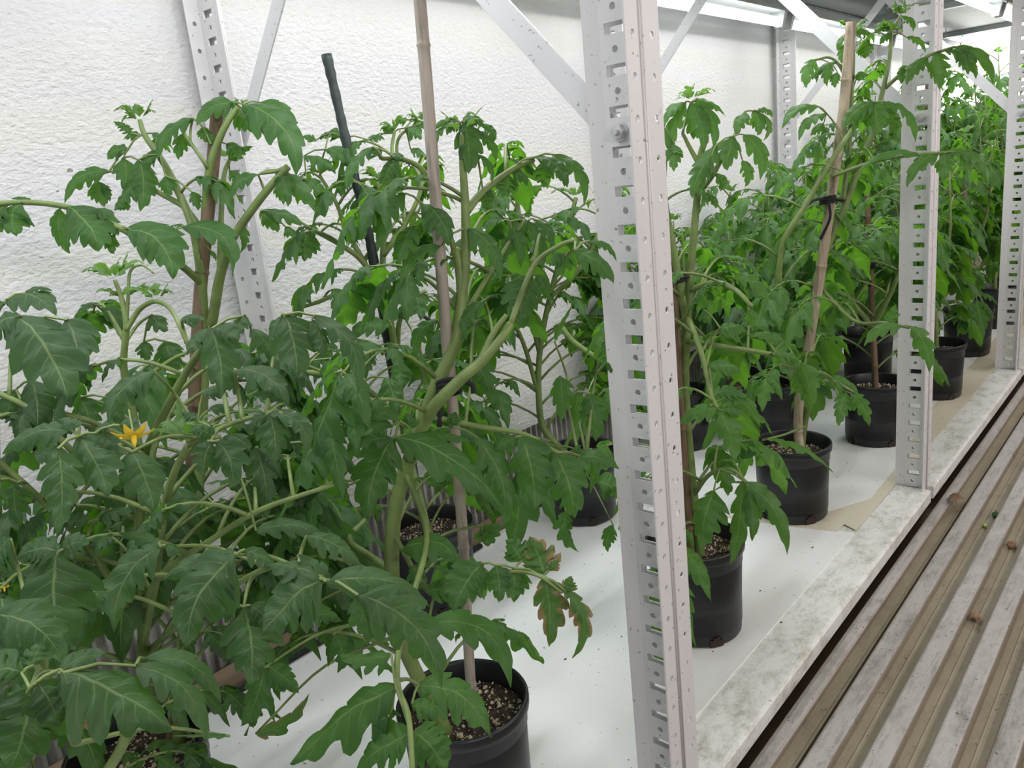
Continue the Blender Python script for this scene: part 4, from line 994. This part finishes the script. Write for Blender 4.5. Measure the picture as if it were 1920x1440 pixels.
lst = [
 (1535, 200, 1466, 242, 22, 1.5, 1.48, 16), (1550, 212, 1498, 266, 24, 1.5, 1.48, 16), (1520, 198, 1468, 226, 16, 1.52, 1.5, 12), (1545, 230, 1520, 255, 18, 1.52, 1.52, 2), (1528, 112, 1512, 166, 24, 1.54, 1.53, 8), (1556, 118, 1551, 162, 18, 1.54, 1.54, 4),
 (1570, 135, 1566, 165, 16, 1.54, 1.54, 2), (1640, 192, 1580, 246, 28, 1.5, 1.48, 12), (1638, 192, 1645, 252, 36, 1.5, 1.49, 2), (1655, 192, 1716, 268, 24, 1.5, 1.49, 22), (1620, 192, 1600, 250, 22, 1.51, 1.5, 4), (1660, 200, 1680, 262, 26, 1.52, 1.51, 6),
 (1605, 150, 1630, 140, 16, 1.55, 1.55, 4), (1610, 135, 1615, 150, 18, 1.54, 1.54, 1), (1600, 60, 1640, 75, 20, 1.55, 1.55, 6), (1600, 62, 1570, 95, 20, 1.54, 1.54, 8), (1620, 80, 1622, 110, 24, 1.54, 1.54, 2), (1590, 80, 1578, 120, 20, 1.54, 1.54, 3),
 (1740, 108, 1700, 160, 26, 1.5, 1.48, 10), (1755, 98, 1762, 168, 30, 1.49, 1.47, 4), (1770, 95, 1830, 150, 24, 1.48, 1.46, 18), (1790, 88, 1862, 160, 24, 1.47, 1.45, 22), (1710, 122, 1690, 158, 22, 1.52, 1.51, 6), (1800, 90, 1815, 140, 26, 1.47, 1.46, 4),
 (1780, 285, 1852, 352, 26, 1.42, 1.40, 26), (1760, 286, 1700, 352, 26, 1.43, 1.41, 12), (1770, 288, 1770, 340, 28, 1.42, 1.41, 2), (1730, 290, 1600, 330, 24, 1.44, 1.43, 20), (1800, 288, 1812, 335, 22, 1.42, 1.41, 8),
 (1710, 612, 1742, 700, 30, 1.5, 1.48, 12), (1690, 612, 1620, 650, 26, 1.52, 1.5, 14), (1670, 606, 1680, 570, 22, 1.54, 1.54, 2), (1500, 690, 1515, 770, 34, 1.58, 1.56, 6), (1595, 738, 1630, 800, 26, 1.52, 1.5, 8), (1585, 735, 1572, 800, 26, 1.53, 1.51, 2), (1560, 712, 1610, 740, 28, 1.53, 1.53, 8),
 (1440, 824, 1562, 886, 18, 1.60, 1.56, 14), (1640, 60, 1680, 55, 14, 1.54, 1.54, 8), (1672, 60, 1650, 85, 16, 1.54, 1.54, 4), (1690, 30, 1712, 60, 14, 1.53, 1.52, 10), (1700, 70, 1735, 100, 12, 1.53, 1.52, 10),
]
hand(mb, st, P, lst, rng)
for q, t0, t1, L_ in ((0, .15, .95, .26), (1, .15, .8, .22), (2, .3, .9, .12), (3, .2, .85, .14), (6, .1, .6, .16), (8, .2, .9, .15), (7, .1, .5, .14)): leaves_on(mb, st, P[q][::7], t0, t1, .058, L_, rng, 0, ymin=.07)
for p in ((1600, 62, 1.55), (1690, 28, 1.53), (1672, 60, 1.54)): growing_tip(mb, st, at(*p), rng, 1.0)
finish(root, mb, st, M['leafR'])
tie(root, at(1552, 376, 1.58), .014, UP, tails=[[at(1545, 372, 1.57), at(1525, 376, 1.56), at(1512, 387, 1.555)], [at(1558, 374, 1.57), at(1584, 376, 1.57)], [at(1554, 380, 1.56), at(1556, 410, 1.57), at(1538, 448, 1.6)]])

# ---- the others: stems grown from their pots, each with its own lean, height and cane
def grown(label, c, height, nst, seed, L_, mat, cane_=None, lean=(0, 0), tie_=True, step=.05, detail=False, low=True):
    rg = random.Random(seed); root = plant(label, c); pot_parts(root, c, rg, detail=detail)
    mb, st = MB(), MB(); b = Vector((c[0], c[1], SOILZ-.01))
    fork = b + Vector((lean[0]*.25, lean[1]*.25, height*.30)); top0 = None
    base = curve_pts([b, b+Vector((.006, .004, height*.15)), fork], 4); st.tube(base, [.0085-.0015*i/8 for i in range(9)], 7)
    leaves_on(mb, st, [b, fork], .35 if low else .6, 1, step*.8, L_, rg, 0, ymin=.045)
    for k in range(nst):
        az = k*2*PI/nst + rg.uniform(-.5, .5); hh = height*(1 if k == 0 else rg.uniform(.72, .95)); sp_ = rg.uniform(.05, .12)*(1 if k else .2)
        e = Vector((c[0]+lean[0]+sp_*math.cos(az), min(.70, max(.08, c[1]+lean[1]+sp_*math.sin(az))), b.z+hh))
        m1 = fork.lerp(e, .5) + Vector((sp_*.4*math.cos(az), sp_*.3*math.sin(az), -.01))
        path = [fork, m1, e]; P_ = curve_pts(path, 6); st.tube(P_, [.0068-.0042*i/(len(P_)-1) for i in range(len(P_))], 6)
        leaves_on(mb, st, path, .08, .97, step, L_, rg, 0, ymin=.045); growing_tip(mb, st, e, rg, 1.0)
    finish(root, mb, st, mat)
    if cane_:
        top = b + Vector((lean[0]*1.1+.01, lean[1]*1.1, cane_)); bamboo(root, [b+Vector((-.02, -.01, -.02)), (b+top)/2+Vector((.004, 0, 0)), top], .0072, M['cane_red'] if seed % 2 else M['cane'])
        if tie_:
            f = .55; p = b.lerp(top, f)
            tie(root, p, .012, UP, tails=[[p+Vector((.01, 0, 0)), p+Vector((.03, -.02, -.01))], [p+Vector((-.01, 0, 0)), p+Vector((-.012, -.005, -.05))]])
    return root
grown('bushy tomato plant on a reddish cane in the pot just left of the middle post', cD, .60, 4, 11, .27, M['leafR'], .62, (-.03, .02), detail=True, step=.038)
grown('tomato plant in the narrow pot directly right of the middle post', cE, .58, 4, 12, .24, M['leafR'], None, (.0, .05), detail=True, step=.04)
grown('tomato plant on a pale cane in the second pot right of the middle post', cF, .64, 4, 14, .26, M['leafR'], .55, (-.05, .02), detail=True, step=.04)
grown('tomato plant in the front pot just left of the right-edge post', cG, .78, 4, 15, .26, M['leafR'], None, (0, .06), step=.045)
grown('tomato plant in the front pot beyond the right-edge post', (3.45, .20), .96, 4, 16, .28, M['leafR'], None, (0, .08), step=.05)
grown('bluish green tomato plant by the wall, behind the half hidden pot', (1.17, .60), .50, 4, 21, .24, M['leafK'], None, (-.02, .0), step=.034)
grown('tomato plant in the back pot seen between the caned pot and the wall', cI, .60, 4, 22, .26, M['leafR'], None, (-.02, -.02), detail=True, step=.036)
grown('tomato plant in the middle of the shelf behind the caned pot', (1.32, .40), .48, 4, 26, .24, M['leafR'], None, (0, 0), step=.036)
grown('tomato plant by the wall beside the post under the tube joint', (2.16, .57), .66, 4, 23, .26, M['leafR'], None, (0, 0), step=.04)
grown('tomato plant in the middle row left of the bushy one', (2.02, .36), .60, 4, 27, .25, M['leafA'], None, (0, 0), step=.04)
grown('tomato plant by the wall in the far bay', (2.72, .55), .82, 4, 24, .27, M['leafA'], None, (0, 0), step=.045)
grown('tall tomato plant in the far bay whose top reaches the lights', (3.30, .50), 1.02, 5, 25, .28, M['leafR'], .9, (-.05, 0), step=.05)
grown('tall dark tomato plant farthest along the wall', (3.85, .55), .95, 5, 28, .30, M['leafA'], None, (0, 0), step=.05)
grown('tall dark tomato plant at the far front of the shelf', (4.1, .25), .95, 5, 29, .30, M['leafA'], None, (0, .03), step=.05)

# ------------------------------------------------------------------ litter
def debris(name, p, s, mat, label, seed, cat, flat=.4, spike=True):
    rg = random.Random(seed); mb = MB(); vs = []; n = 10; m = 6
    for i in range(m+1):
        for k in range(n):
            th = PI*i/m; ph = 2*PI*k/n; r = s*(1+rg.uniform(-.35, .35))
            vs.append((p.x+r*math.sin(th)*math.cos(ph)*1.3, p.y+r*math.sin(th)*math.sin(ph)*.7, p.z+s*flat+r*flat*math.cos(th)))
    mb.add(vs, [(i*n+k, i*n+(k+1) % n, (i+1)*n+(k+1) % n, (i+1)*n+k) for i in range(m) for k in range(n)])
    if spike: mb.tube([p+Vector((s, 0, s*.3)), p+Vector((s*1.8, s*.5, s*.5)), p+Vector((s*2.8, s*.2, s*.2))], [.0008, .0006, .0003], 5)
    o = mb.build(name, mat, None); tag(o, label, cat); return o
def dry_leaf(x, y, z, s, seed, label):
    rg = random.Random(seed); p = atz(x, y, z); mb = MB()
    leaflet(mb, p+Vector((-s, 0, s*.35)), p+Vector((s*.6, s*.3, s*.18)), s*1.3, Vector((0, 0, s*.25)), UP, rg, 1, droop=.7)
    mb.tube([p+Vector((-s, 0, s*.35)), p+Vector((-s*1.5, -s*.3, s*.05)), p+Vector((-s*2.3, -s*.5, .001))], [.0012, .001, .0008], 6)
    tag(mb.build('dried_leaf', M['withered'], None), label, 'dried leaf')
dry_leaf(1797, 936, -.0290, .030, 5, 'curled brown dried leaf on the metal floor, just right of the middle post')
dry_leaf(1834, 1158, -.0420, .019, 9, 'small knotted brown dried leaf lying in a floor channel')
debris('seed_husk', atz(1897, 1026, -.0435), .011, M['withered'], 'oval brown husk near the right edge of the floor', 3, 'husk', .5, False)
debris('plant_scrap', atz(1868, 968, -.0430), .010, M['leafA'], 'green leaf scrap on the floor beside the small green fruit', 4, 'plant scrap')
debris('green_fruit', atz(1846, 989, -.0440), .0055, M['greenfruit'], 'tiny unripe green fruit on the floor', 6, 'fruit', .9, False)
mb = MB(); rg = random.Random(31)
for i in range(900):
    r = rg.random()
    if r < .6: x, y, z = rg.uniform(-.4, 2.6), rg.uniform(.03, .67), .0026 if True else 0
    elif r < .72: x, y, z = rg.uniform(0, 3), rg.uniform(-.045, .02), .0002
    else:
        k = rg.randrange(0, 16); x, y, z = rg.uniform(-.2, 3), -.1185-.066*k-.0345-.006-rg.uniform(0, .02), -.0443
    if r < .6 and x > .72: z = .0040
    s = rg.choice((.0006, .0008, .001, .0016)); a = rg.uniform(0, 3); dx, dy = math.cos(a)*s*rg.choice((1, 1, 2.6)), math.sin(a)*s
    mb.add([(x-dx, y-dy, z), (x+dy*.5, y-dx*.5, z), (x+dx, y+dy, z), (x-dy*.5, y+dx*.5, z), (x, y, z+s*.8)], [(0, 1, 4), (1, 2, 4), (2, 3, 4), (3, 0, 4)])
tag(mb.build('soil_crumbs', M['soil'], None), 'dark soil crumbs scattered over the sheets, tray edges and floor channels', 'soil crumbs', kind='stuff')
